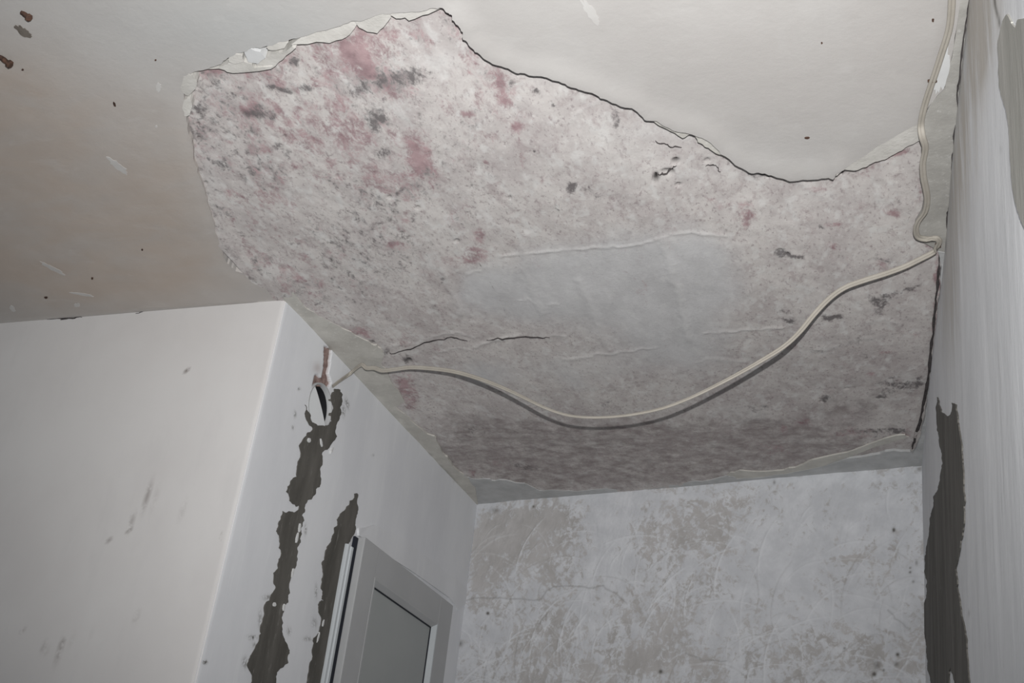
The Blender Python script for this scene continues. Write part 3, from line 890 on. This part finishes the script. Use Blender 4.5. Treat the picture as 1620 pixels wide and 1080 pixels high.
strip_gap = sheet('mortar_strip', [cpx([(1484, 397)] + jag(GAP_EDGE, 1.6, 2, False, 12) + [(1443, 718), (1445, 745)] + [(x + 8, y) for x, y in edgeD[:7]])],
                  ceil3d, M_MORTAR2, ceiling, .002, -.05, .02, lambda u, v: .004 * (fbm(u, v, 14, 3, 14) - .5))
strip_back = sheet('mortar_strip', [cpx(jag([(735, 750), (745, 756), (775, 757), (800, 759), (830, 764), (860, 776), (900, 776), (960, 772), (1000, 776), (1060, 766), (1100, 760), (1150, 752), (1165, 757), (1200, 755), (1240, 750), (1300, 738), (1340, 725), (1400, 714), (1440, 714)], 2.5, 2, False, 15) +
                                       [(1462, 732), (1461, 742), (1280, 758), (1080, 774), (900, 790), (756, 803), (740, 785)])], ceil3d, M_MORTAR2, ceiling, .001, -.035, .03,
                   lambda u, v: .006 * (fbm(u, v, 8, 4, 16) - .5))
strip_back['label'] = 'grey mortar strip along the back wall'
tongue = sheet('mortar_tongue', [cpx(jag([(1150, 752), (1155, 747), (1170, 744), (1205, 746), (1240, 744), (1258, 740), (1285, 728), (1320, 720), (1352, 712), (1400, 694), (1432, 688), (1438, 692), (1400, 703), (1365, 715), (1340, 724), (1300, 738), (1240, 750), (1200, 755), (1165, 757)], 1.5, 1, True, 17))],
               ceil3d, M_MORTAR, ceiling, -.0005, -.03, .03)
tongue['label'] = 'cream mortar smear on the stained slab'
strip_b = sheet('mortar_strip', [cpx(jag([(444, 449), (455, 452), (466, 464), (480, 482), (505, 500), (530, 512), (556, 524), (575, 536), (596, 545), (608, 560), (603, 575), (614, 590), (626, 612), (640, 634), (624, 642), (650, 664), (672, 682), (690, 692), (700, 716), (714, 731), (736, 751), (752, 770)], 2.4, 2, False, 18) +
                                    [(758, 806), (740, 785), (590, 622), (505, 536), (452, 478), (446, 462)])], ceil3d, M_MORTAR, ceiling, .0025, -.035, .02,
                lambda u, v: .005 * (fbm(u, v, 12, 4, 19) - .5))
strip_b['label'] = 'pale mortar strip where the ceiling meets the door wall'


# ------------------------------------------------------------------ cracks: narrow dark fissures, each its own ribbon
def ribbon(name, pts, width, conv, to3d, mat, parent, seed, top=.002, jit=2.0, it=3):
    pts = jag(pts, jit, it, False, seed)
    rnd = random.Random(seed)
    L, R = [], []
    for i, p in enumerate(pts):
        a, b = pts[max(0, i - 1)], pts[min(len(pts) - 1, i + 1)]
        dx, dy = b[0] - a[0], b[1] - a[1]
        l = math.hypot(dx, dy) + 1e-9
        t = i / (len(pts) - 1)
        w = width * .5 * rnd.uniform(.45, 1.25) * (min(1, 6 * t, 6 * (1 - t)) * .85 + .15)
        L.append((p[0] - dy / l * w, p[1] + dx / l * w))
        R.append((p[0] + dy / l * w, p[1] - dx / l * w))
    n = len(pts)
    uvL, uvR = np.array(conv(L)), np.array(conv(R))
    nv = np.full(n, top)
    nb = np.full(n, -.002)
    V = np.concatenate([to3d(uvL, nv), to3d(uvR, nv), to3d(uvL, nb), to3d(uvR, nb)])
    F = []
    for i in range(n - 1):
        F += [(i, i + 1, n + i + 1, n + i), (2 * n + i, n * 2 + i + 1, i + 1, i), (n + i, n + i + 1, 3 * n + i + 1, 3 * n + i)]
    me = bpy.data.meshes.new(name)
    me.from_pydata([tuple(v) for v in V], [], F)
    me.validate()
    return link(name, me, mat, parent)


CR_C = [
        ([(1533, -5), (1530, 25), (1523, 70), (1518, 125), (1514, 150), (1516, 175), (1508, 215), (1509, 240), (1506, 265), (1504, 300), (1501, 330), (1498, 345), (1499, 365), (1497, 385)], 2.6, .005)]
for i, (p, w, t) in enumerate(CR_C):
    ribbon('crack', p, w, cpx, ceil3d, M_FISSURE, ceiling, 500 + i, t, 1.5, 2)


def cpx_slab(pts):
    return cpx(pts, CEIL_Z + .011)


def slab3d(uv, n):
    iu = np.clip(((uv[:, 0] - xs[0]) / .0042).round().astype(int), 0, len(xs) - 1)
    iv = np.clip(((uv[:, 1] - ys[0]) / .0042).round().astype(int), 0, len(ys) - 1)
    return np.stack([uv[:, 0], uv[:, 1], Zs[iu, iv] - n], 1)


for i, (p, w) in enumerate([([(617, 553), (640, 551), (660, 545), (685, 537), (708, 532), (722, 532), (740, 537)], 1.2), ([(770, 536), (800, 533), (840, 532), (870, 532)], 1.4), 
                             ([(1040, 286), (1055, 284), (1062, 279), (1070, 273)], 1.8), ([(1036, 236), (1050, 241), (1060, 247), (1078, 248)], 1.1), ([(1116, 278), (1128, 276), (1136, 281), (1140, 287)], 1.1)]):
    ribbon('crack', p, w, cpx_slab, slab3d, M_FISSURE, ceiling, 520 + i, .0018, 2.5, 2)
for i, (p, w) in enumerate([([(0, 511), (35, 507), (80, 505), (120, 503)], 1.2), ([(96, 506), (115, 504), (130, 502)], 1.6), ([(215, 496), (235, 491), (290, 485), (330, 479), (380, 474)], 1.0)]):
    ribbon('crack', p, w, lambda q: wpx(PA, q), wall3d(PA), M_FISSURE, wall_a, 540 + i, .0022, 1.5, 2)
gap = ribbon('crack', [(1487, 402), (1486, 425), (1484, 450), (1480, 490), (1477, 530), (1472, 570), (1468, 605), (1463, 632), (1458, 655), (1452, 680), (1447, 700), (1443, 712)], 5.0, cpx, ceil3d, M_FISSURE, ceiling, 560, -.004, 1.5, 2)
gap['label'] = 'dark open gap between the slab and the right wall'

# ------------------------------------------------------------------ cement patches
PATCH_B1 = [(482, 640), (482, 655), (488, 670), (494, 680), (482, 691), (473, 705), (471, 730), (469, 754), (459, 763), (455, 769), (457, 783), (463, 797), (468, 801), (478, 796), (472, 806), (462, 809), (447, 808), (441, 825), (437, 840), (443, 860), (445, 875), (440, 898), (433, 913), (436, 930), (428, 944), (421, 952),
            (417, 975), (413, 1002), (404, 1022), (395, 1040), (394, 1060), (396, 1095), (434, 1095), (437, 1063), (455, 1048), (457, 1028), (448, 1008), (447, 985), (448, 962), (455, 953), (458, 938), (464, 905), (469, 880), (470, 865), (474, 852), (478, 832), (477, 815), (481, 803), (486, 791), (497, 783), (505, 770), (506, 745), (508, 718), (520, 708), (532, 690), (535, 665), (537, 645), (541, 624), (537, 616), (528, 615), (524, 622), (527, 645), (524, 666), (514, 676), (502, 674), (491, 664), (486, 650)]
PATCH_B2 = [(566, 782), (560, 781), (553, 792), (546, 806), (537, 816), (534, 830), (529, 842), (524, 856), (517, 868), (513, 885), (510, 900), (509, 920), (510, 940), (512, 951), (505, 951), (503, 962), (507, 984), (500, 1005), (494, 1022), (489, 1048), (484, 1095), (514, 1095), (534, 960), (547, 870), (556, 850), (561, 830), (565, 812)]
for pts, lab, sd in ((PATCH_B1, 'long damp cement streak running down from the round hole', 21), (PATCH_B2, 'damp cement streak beside the door frame', 22)):
    o = sheet('cement_patch', [wpx(PB, jag(pts, 3.6, 3, True, sd))], wall3d(PB), M_CEMENT, wall_b, .0022, -.006, .015, lambda u, v: .004 * (fbm(u, v, 3, 3, 11) - .5) + .001 * (fbm(u, v, 18, 3, 23) - .5))
    o['label'] = lab
# crumbs of white skim coat left on the cement
for i, (x, y, rx, ry, an) in enumerate([(506, 700, 1.6, 7, -10), (487, 696, 3, 4, 0), (468, 850, 1.8, 9, 10), (472, 835, 1.6, 8, 5), (461, 905, 1.6, 8, 12), (432, 956, 3, 3.5, 0), (447, 960, 2, 6, 8), (523, 712, 1.6, 6, 20), (509, 985, 1.3, 6, 12), (501, 1008, 1.3, 9, 14)]):
    dab('skim_coat_crumb', x, y, rx * .7, ry * .9, an, M_WHITEPATCH, wall_b, wall3d(PB), lambda q: wpx(PB, q), 600 + i, top=.006)
ledge = sheet('plaster_band', [wpx(PB, jag([(566, 847), (566, 835), (590, 830), (620, 842), (662, 872), (700, 902), (737, 930), (736, 955), (722, 965), (709, 945)], 2, 2, True, 25))], wall3d(PB), M_B, wall_b, .004, -.004, .03,
              lambda u, v: .004 * (fbm(u, v, 16, 3, 26) - .5), {'white': lambda x, y: .25 + 0 * x, 'brick': lambda x, y: 0 * x, 'dark': lambda x, y: 0 * x})
ledge['label'] = 'thicker plaster band trowelled above the door'
PATCH_D1 = [(1484, 628), (1482, 645), (1484, 680), (1487, 700), (1491, 722), (1491, 740), (1487, 762), (1484, 776), (1478, 786), (1476, 810), (1473, 832), (1468, 856), (1464, 880), (1463, 905), (1467, 918), (1467, 935), (1463, 952), (1460, 968), (1459, 985), (1463, 1005), (1466, 1025), (1468, 1045), (1468, 1060), (1474, 1095),
            (1500, 1095), (1501, 1062), (1503, 1050), (1508, 1070), (1513, 1095), (1536, 1095), (1533, 1050), (1531, 1012), (1526, 988), (1520, 958), (1514, 928), (1512, 900), (1517, 880), (1523, 850), (1527, 820), (1528, 790), (1526, 752), (1523, 720), (1519, 688), (1515, 660), (1512, 640), (1504, 637), (1503, 655), (1497, 658), (1490, 652), (1487, 640)]
PATCH_D2 = [(1590, 36), (1597, 22), (1605, 36), (1612, 44), (1617, 30), (1660, 20), (1660, 420), (1622, 348), (1613, 320), (1604, 255), (1599, 188), (1588, 150), (1583, 115), (1582, 75)]
for pts, lab, mt, sd in ((PATCH_D1, 'damp cement fillet down the corner of the right wall', M_CEMENT_D, 31), (PATCH_D2, 'broad dry cement patch high on the right wall', M_CEMENT_L, 32)):
    o = sheet('cement_patch', [wpx(PD, jag(pts, 1.6, 3, True, sd))], wall3d(PD), mt, wall_d, .0022, -.012, .02, lambda u, v: relief_d(u, v) + .001 * (fbm(u, v * .3, 18, 3, 33) - .5))
    o['label'] = lab

# brick showing in the chased groove above the hole
g = sheet('brick_patch', [wpx(PB, jag(GROOVE, 1.0, 2, True, 41))], wall3d(PB), M_BRICK, wall_b, -.008, -.014, .008, lambda u, v: .008 * (fbm(u, v, 60, 3, 43) - .5))
g['label'] = 'red brown brick showing in the chased groove'


# ------------------------------------------------------------------ helper solids in wall frames
def frame_box(name, pl, u0, u1, v0, v1, n0, n1, mat, parent, bevel=.0):
    bm = bmesh.new()
    P = [pl.at(u, v, n) for n in (n0, n1) for (u, v) in ((u0, v0), (u1, v0), (u1, v1), (u0, v1))]
    vs = [bm.verts.new(p) for p in P]
    for f in ((0, 1, 2, 3), (7, 6, 5, 4), (0, 4, 5, 1), (1, 5, 6, 2), (2, 6, 7, 3), (3, 7, 4, 0)):
        bm.faces.new([vs[i] for i in f])
    bmesh.ops.recalc_face_normals(bm, faces=bm.faces)
    if bevel:
        bmesh.ops.bevel(bm, geom=list(bm.edges), offset=bevel, segments=2, affect='EDGES', profile=.6)
    me = bpy.data.meshes.new(name)
    bm.to_mesh(me)
    bm.free()
    return link(name, me, mat, parent)


def prism(name, pl, prof, axis_, a0, a1, mat, parent, miter0=0.0, miter1=0.0):
    """sweep a profile [(across, n)] along u or v of a wall plane; mitres shift the ends by across*miter"""
    bm = bmesh.new()
    rings = []
    for a, mt_ in ((a0, miter0), (a1, miter1)):
        r = []
        for c, nn in prof:
            aa = a + mt_ * (c - prof[0][0])
            r.append(bm.verts.new(pl.at(aa, c, nn) if axis_ == 'u' else pl.at(c, aa, nn)))
        rings.append(r)
    k = len(prof)
    for i in range(k):
        bm.faces.new((rings[0][i], rings[0][(i + 1) % k], rings[1][(i + 1) % k], rings[1][i]))
    bm.faces.new(rings[0])
    bm.faces.new(rings[1][::-1])
    bmesh.ops.recalc_face_normals(bm, faces=bm.faces)
    me = bpy.data.meshes.new(name)
    bm.to_mesh(me)
    bm.free()
    return link(name, me, mat, parent)


# ------------------------------------------------------------------ door
def empty(name, loc):
    o = bpy.data.objects.new(name, None)
    COL.objects.link(o)
    o.location = loc
    o.empty_display_size = .1
    return o


u0, vt = PB.px(563, 849)
u1, _ = PB.px(706, 944)
print('door', u0, u1, vt)
DB = FLOOR + .012                        # door bottom
N0, N1 = .008, .030                      # sash proud of the wall
RAIL = .092
door = empty('door_1', (0, 0, 0))
door['kind'] = 'structure'
pu0, pv0 = PB.px(578, 913)
pu1, pv1 = PB.px(680, 979)
RL, RR, RT = pu0 - u0, u1 - pu1, vt - pv0
print('rails', RL, RR, RT, pv1)
leaf = frame_box('stile', PB, u0, u0 + RL, DB, vt, N0, N1, M_PVC, door, .003)
frame_box('stile', PB, u1 - RR, u1, DB, vt, N0, N1, M_PVC, door, .003)
frame_box('top_rail', PB, u0 + RL - .004, u1 - RR + .004, vt - RT, vt, N0, N1 - .0006, M_PVC, door, .002)
frame_box('bottom_rail', PB, u0 + RL - .004, u1 - RR + .004, DB, DB + .16, N0, N1 - .0006, M_PVC, door, .002)
gu0, gu1, gv0, gv1 = u0 + RL, u1 - RR, DB + .16, vt - RT
bead = [(0, .010), (0, .031), (.006, .031), (.018, .018), (.018, .010)]


def bead_prof(c0, s):
    return [(c0 + s * c, nn) for c, nn in bead]


prism('glazing_bead', PB, bead_prof(gu0, 1), 'v', gv0, gv1, M_PVC, door, 1, -1)
bb = prism('glazing_bead', PB, bead_prof(gu1, -1), 'v', gv0, gv1, M_PVC_W, door, -1, 1)
prism('glazing_bead', PB, bead_prof(gv1, -1), 'u', gu0, gu1, M_PVC, door, -1, 1)
prism('glazing_bead', PB, bead_prof(gv0, 1), 'u', gu0, gu1, M_PVC, door, 1, -1)
w = .006
for a in ((gu0 + .016, gu0 + .016 + w, gv0 + .016, gv1 - .016), (gu1 - .016 - w, gu1 - .016, gv0 + .016, gv1 - .016), (gu0 + .016 + w, gu1 - .016 - w, gv1 - .016 - w, gv1 - .016), (gu0 + .016 + w, gu1 - .016 - w, gv0 + .016, gv0 + .016 + w)):
    frame_box('gasket', PB, *a, .008, .0165, M_RUBBER, door)
pn = frame_box('door_panel', PB, gu0 + .01, gu1 - .01, gv0 + .01, gv1 - .01, .004, .014, M_PANEL, door)
pn['label'] = 'plain grey door infill panel'
# frame jamb left of the leaf and its seal
fv = PB.px(550, 863)[1]
prism('frame_jamb', PB, [(u0 - .056, -.004), (u0 - .056, .007), (u0 - .051, .011), (u0 - .045, .011), (u0 - .042, .006), (u0 - .033, .006), (u0 - .030, .010), (u0 - .020, .010), (u0 - .019, -.004)], 'v', FLOOR, fv, M_PVC_W, door)
frame_box('door_seal', PB, u0 - .019, u0 + .002, FLOOR, vt - .004, .002, .0085, M_RUBBER, door)
frame_box('door_seal', PB, u1 - .001, u1 + .004, vt - .17, vt - .012, .002, .013, M_RUBBER, door)

# ------------------------------------------------------------------ round box in the wall
box = empty('round_wall_box', PB.at(HC[0], HC[1], 0))
box['label'] = 'round white plastic box in the wall hole above the cement streak'
box['category'] = 'wall box'


def lathe(name, pl, cu, cv, prof, mat, parent, seg=48, squash=1.0):
    bm = bmesh.new()
    rings = []
    for r, nn in prof:
        rings.append([bm.verts.new(pl.at(cu + r * math.cos(2 * math.pi * k / seg), cv + r * squash * math.sin(2 * math.pi * k / seg), nn)) for k in range(seg)])
    for a, b in zip(rings[:-1], rings[1:]):
        for k in range(seg):
            bm.faces.new((a[k], a[(k + 1) % seg], b[(k + 1) % seg], b[k]))
    bmesh.ops.recalc_face_normals(bm, faces=bm.faces)
    me = bpy.data.meshes.new(name)
    bm.to_mesh(me)
    bm.free()
    me.polygons.foreach_set('use_smooth', [True] * len(me.polygons))
    loc = parent.location.copy()
    o = link(name, me, mat, parent)
    o.matrix_parent_inverse = Matrix.Translation(-loc)
    return o


lathe('sleeve', PB, HC[0], HC[1], [(HR + .003, -.006), (HR + .002, .0012), (HR + .0005, .0015), (HR - .002, .001), (HR - .003, -.013)], M_PVC, box)
lathe('cavity', PB, HC[0], HC[1], [(HR - .003, -.0125), (HR - .004, -.12), (.0005, -.12)], M_VOID, box)
# disc insert, cut off along a curve so that a dark slot stays open on the far side
bm = bmesh.new()
R_ = HR - .004
loop = []
slotA, slotB = PB.px(501, 613), PB.px(516, 671)
a0 = math.atan2(slotA[1] - HC[1], slotA[0] - HC[0])
a1 = math.atan2(slotB[1] - HC[1], slotB[0] - HC[0])
if a1 < a0:
    a1 += 2 * math.pi
for k in range(33):
    t = a0 + (a1 - a0) * k / 32
    loop.append((HC[0] + R_ * math.cos(t), HC[1] + R_ * math.sin(t)))
p0, p1 = np.array(loop[-1]), np.array(loop[0])
cc = PB.px(509.5, 640)
for k in range(1, 12):
    t = k / 12
    loop.append(tuple((1 - t) ** 2 * p0 + 2 * t * (1 - t) * (2 * np.array(cc) - .5 * (p0 + p1)) + t * t * p1))
o = sheet('insert_disc', [loop], wall3d(PB), M_DISC, None, -.004, -.022)
o.parent = box
o.matrix_parent_inverse = Matrix.Translation(-box.location)

# ------------------------------------------------------------------ cable
CAB_TOP = [(1508, -70), (1507, -30), (1506, 0), (1504, 30), (1500, 52), (1490, 84), (1479, 118), (1468, 150), (1460, 178), (1457, 198), (1459, 216), (1464, 234), (1460, 258), (1461, 280), (1465, 300), (1467, 318), (1463, 336), (1453, 350), (1449, 364), (1453, 375), (1466, 378), (1481, 377), (1486, 383), (1482, 391)]
CAB_SAG = [(1478, 398), (1455, 410), (1430, 422), (1400, 433), (1365, 444), (1336, 455), (1312, 472), (1288, 497), (1265, 525), (1240, 548), (1205, 570), (1170, 590), (1130, 611), (1090, 630), (1050, 645), (1010, 654), (970, 659), (930, 660), (895, 656), (860, 644), (825, 627), (790, 611), (755, 598), (720, 588), (685, 583), (650, 581), (625, 584), (605, 586), (592, 582), (580, 582), (571, 577)]
CAB_WALL = [(548, 591), (533, 602), (522, 611)]
E0 = cz(1482, 391, CEIL_Z - .012)
E1 = cz(571, 577, CEIL_Z - .014)
hd = (E1 - E0)
hn = np.cross([hd[0], hd[1], 0], [0, 0, 1.0])
hn /= np.linalg.norm(hn)
path, wdir, wid = [], [], []
for x, y in CAB_TOP:
    path.append(cz(x, y, CEIL_Z - .009 - (.012 if y > 210 else 0)))
    wdir.append(np.array([1, 0, .3]))
    wid.append(.0062)
nS = len(CAB_SAG)
for i, (x, y) in enumerate(CAB_SAG):
    p = hit(x, y, E0, hn)
    t = i / (nS - 1)
    path.append(p)
    k = math.sin(math.pi * t)
    vd = ray(x, y)
    edge = math.exp(-((t - .55) / .22) ** 2)
    wdir.append(vd * 1.3 * edge + (1 - .75 * edge) * np.array([0, -.2, 1.0]))
    wid.append(.0062)
for i, (x, y) in enumerate(CAB_WALL):
    path.append(hit(x, y, PB.P, PB.N) + PB.N * (.012 - .002 * i))
    wdir.append(np.array([.2, 0, 1.0]))
    wid.append(.0058 - .0006 * i)
print('sag z', min(p[2] for p in path), path[40], path[-1])


def catmull(P, n):
    P = np.array(P)
    out = []
    for i in range(len(P) - 1):
        a, b, c, d = P[max(i - 1, 0)], P[i], P[i + 1], P[min(i + 2, len(P) - 1)]
        for k in range(n):
            t = k / n
            out.append(.5 * ((2 * b) + (c - a) * t + (2 * a - 5 * b + 4 * c - d) * t * t + (3 * b - a - 3 * c + d) * t ** 3))
    out.append(P[-1])
    return np.array(out)


SUB = 4
Pp, Wd, Ww = catmull(path, SUB), catmull(wdir, SUB), catmull(np.array(wid)[:, None], SUB)[:, 0]
# flat twin cable section with a groove along the middle
sec = [(-1, 0), (-.85, .32), (-.5, .42), (-.15, .30), (0, .16), (.15, .30), (.5, .42), (.85, .32), (1, 0), (.85, -.32), (.5, -.42), (.15, -.30), (0, -.16), (-.15, -.30), (-.5, -.42), (-.85, -.32)]
V, nsec = [], len(sec)
for i in range(len(Pp)):
    t = Pp[min(i + 1, len(Pp) - 1)] - Pp[max(i - 1, 0)]
    t /= np.linalg.norm(t) + 1e-9
    wv = Wd[i] - t * np.dot(Wd[i], t)
    wv /= np.linalg.norm(wv) + 1e-9
    bn = np.cross(t, wv)
    for a, b_ in sec:
        V.append(Pp[i] + wv * a * Ww[i] + bn * b_ * Ww[i])
Q = []
for i in range(len(Pp) - 1):
    for k in range(nsec):
        Q.append((i * nsec + k, i * nsec + (k + 1) % nsec, (i + 1) * nsec + (k + 1) % nsec, (i + 1) * nsec + k))
me = np_mesh('cable_run', V, Q)
base = Pp[0]
cable = empty('electric_cable', tuple(Pp[-1]))
cable['label'] = 'cream flat electric cable sagging across the stained ceiling'
cable['category'] = 'cable'
o = link('sheath', me, M_CABLE, cable)
o.matrix_parent_inverse = Matrix.Translation(-cable.location)


# clips that hold the cable against the ceiling
def clip(x, y, zoff, ang):
    c = cz(x, y, CEIL_Z - zoff)
    bm = bmesh.new()
    bmesh.ops.create_cube(bm, size=1.0, matrix=Matrix.Translation(c) @ Matrix.Rotation(math.radians(ang), 4, 'Z') @ Matrix.Diagonal((.015, .003, .007, 1)))
    bmesh.ops.bevel(bm, geom=list(bm.edges), offset=.0012, segments=2, affect='EDGES')
    me = bpy.data.meshes.new('clip')
    bm.to_mesh(me)
    bm.free()
    o = link('clip', me, M_RUST, cable)
    o.matrix_parent_inverse = Matrix.Translation(-cable.location)


clip(1475, 128, .007, 10)
clip(1484, 388, .012, 40)


# ------------------------------------------------------------------ rusty stubs in the ceiling at the far left
def stub(name, x0, y0, x1, y1, z0, z1, r, label, group):
    a, b_ = cz(x0, y0, CEIL_Z - z0), cz(x1, y1, CEIL_Z - z1)
    e = empty(name, tuple(a))
    e['label'], e['category'], e['group'] = label, 'bolt', group
    d = Vector(b_ - a)
    L = d.length
    rot = d.to_track_quat('Z', 'Y').to_matrix().to_4x4()
    for pname, prof in (('shank', [(0.0005, 0), (r, 0), (r * .9, L * .2), (r * 1.02, L * .4), (r * .88, L * .62), (r, L * .8)]), ('head', [(r * 1.0, L * .74), (r * 1.45, L * .78), (r * 1.5, L * .95), (r * 1.1, L * 1.02), (.0005, L * 1.03)])):
        bm = bmesh.new()
        seg = 8
        rings = [[bm.verts.new(Vector((q * math.cos(2 * math.pi * k / seg), q * math.sin(2 * math.pi * k / seg), zz))) for k in range(seg)] for q, zz in prof]
        for A, B in zip(rings[:-1], rings[1:]):
            for k in range(seg):
                bm.faces.new((A[k], A[(k + 1) % seg], B[(k + 1) % seg], B[k]))
        bmesh.ops.recalc_face_normals(bm, faces=bm.faces)
        bm.transform(Matrix.Translation(Vector(a)) @ rot)
        me = bpy.data.meshes.new(pname)
        bm.to_mesh(me)
        bm.free()
        o = link(pname, me, M_RUST, e)
        o.matrix_parent_inverse = Matrix.Translation(-e.location)


stub('rusty_bolt', 35, 20, 47, 29, .001, .012, .0048, 'short rusty bolt in the ceiling, nearer the top edge', 'rusty bolts in the cream ceiling plaster')
stub('rusty_bolt', 0, 90, 17, 103, .001, .014, .0055, 'longer rusty bolt in the ceiling at the left edge', 'rusty bolts in the cream ceiling plaster')
smear = dab('dark_smear', 38, 50, 17, 6, 35, mat_simple('brownish', (.12, .105, .09), (.17, .15, .13), 30), ceiling, ceil3d, cpx, 777, 'dark brownish smear below the short bolt', top=.0012, relief=edge_relief)  # thin dark brown dab on the plaster, elongated like the bolt
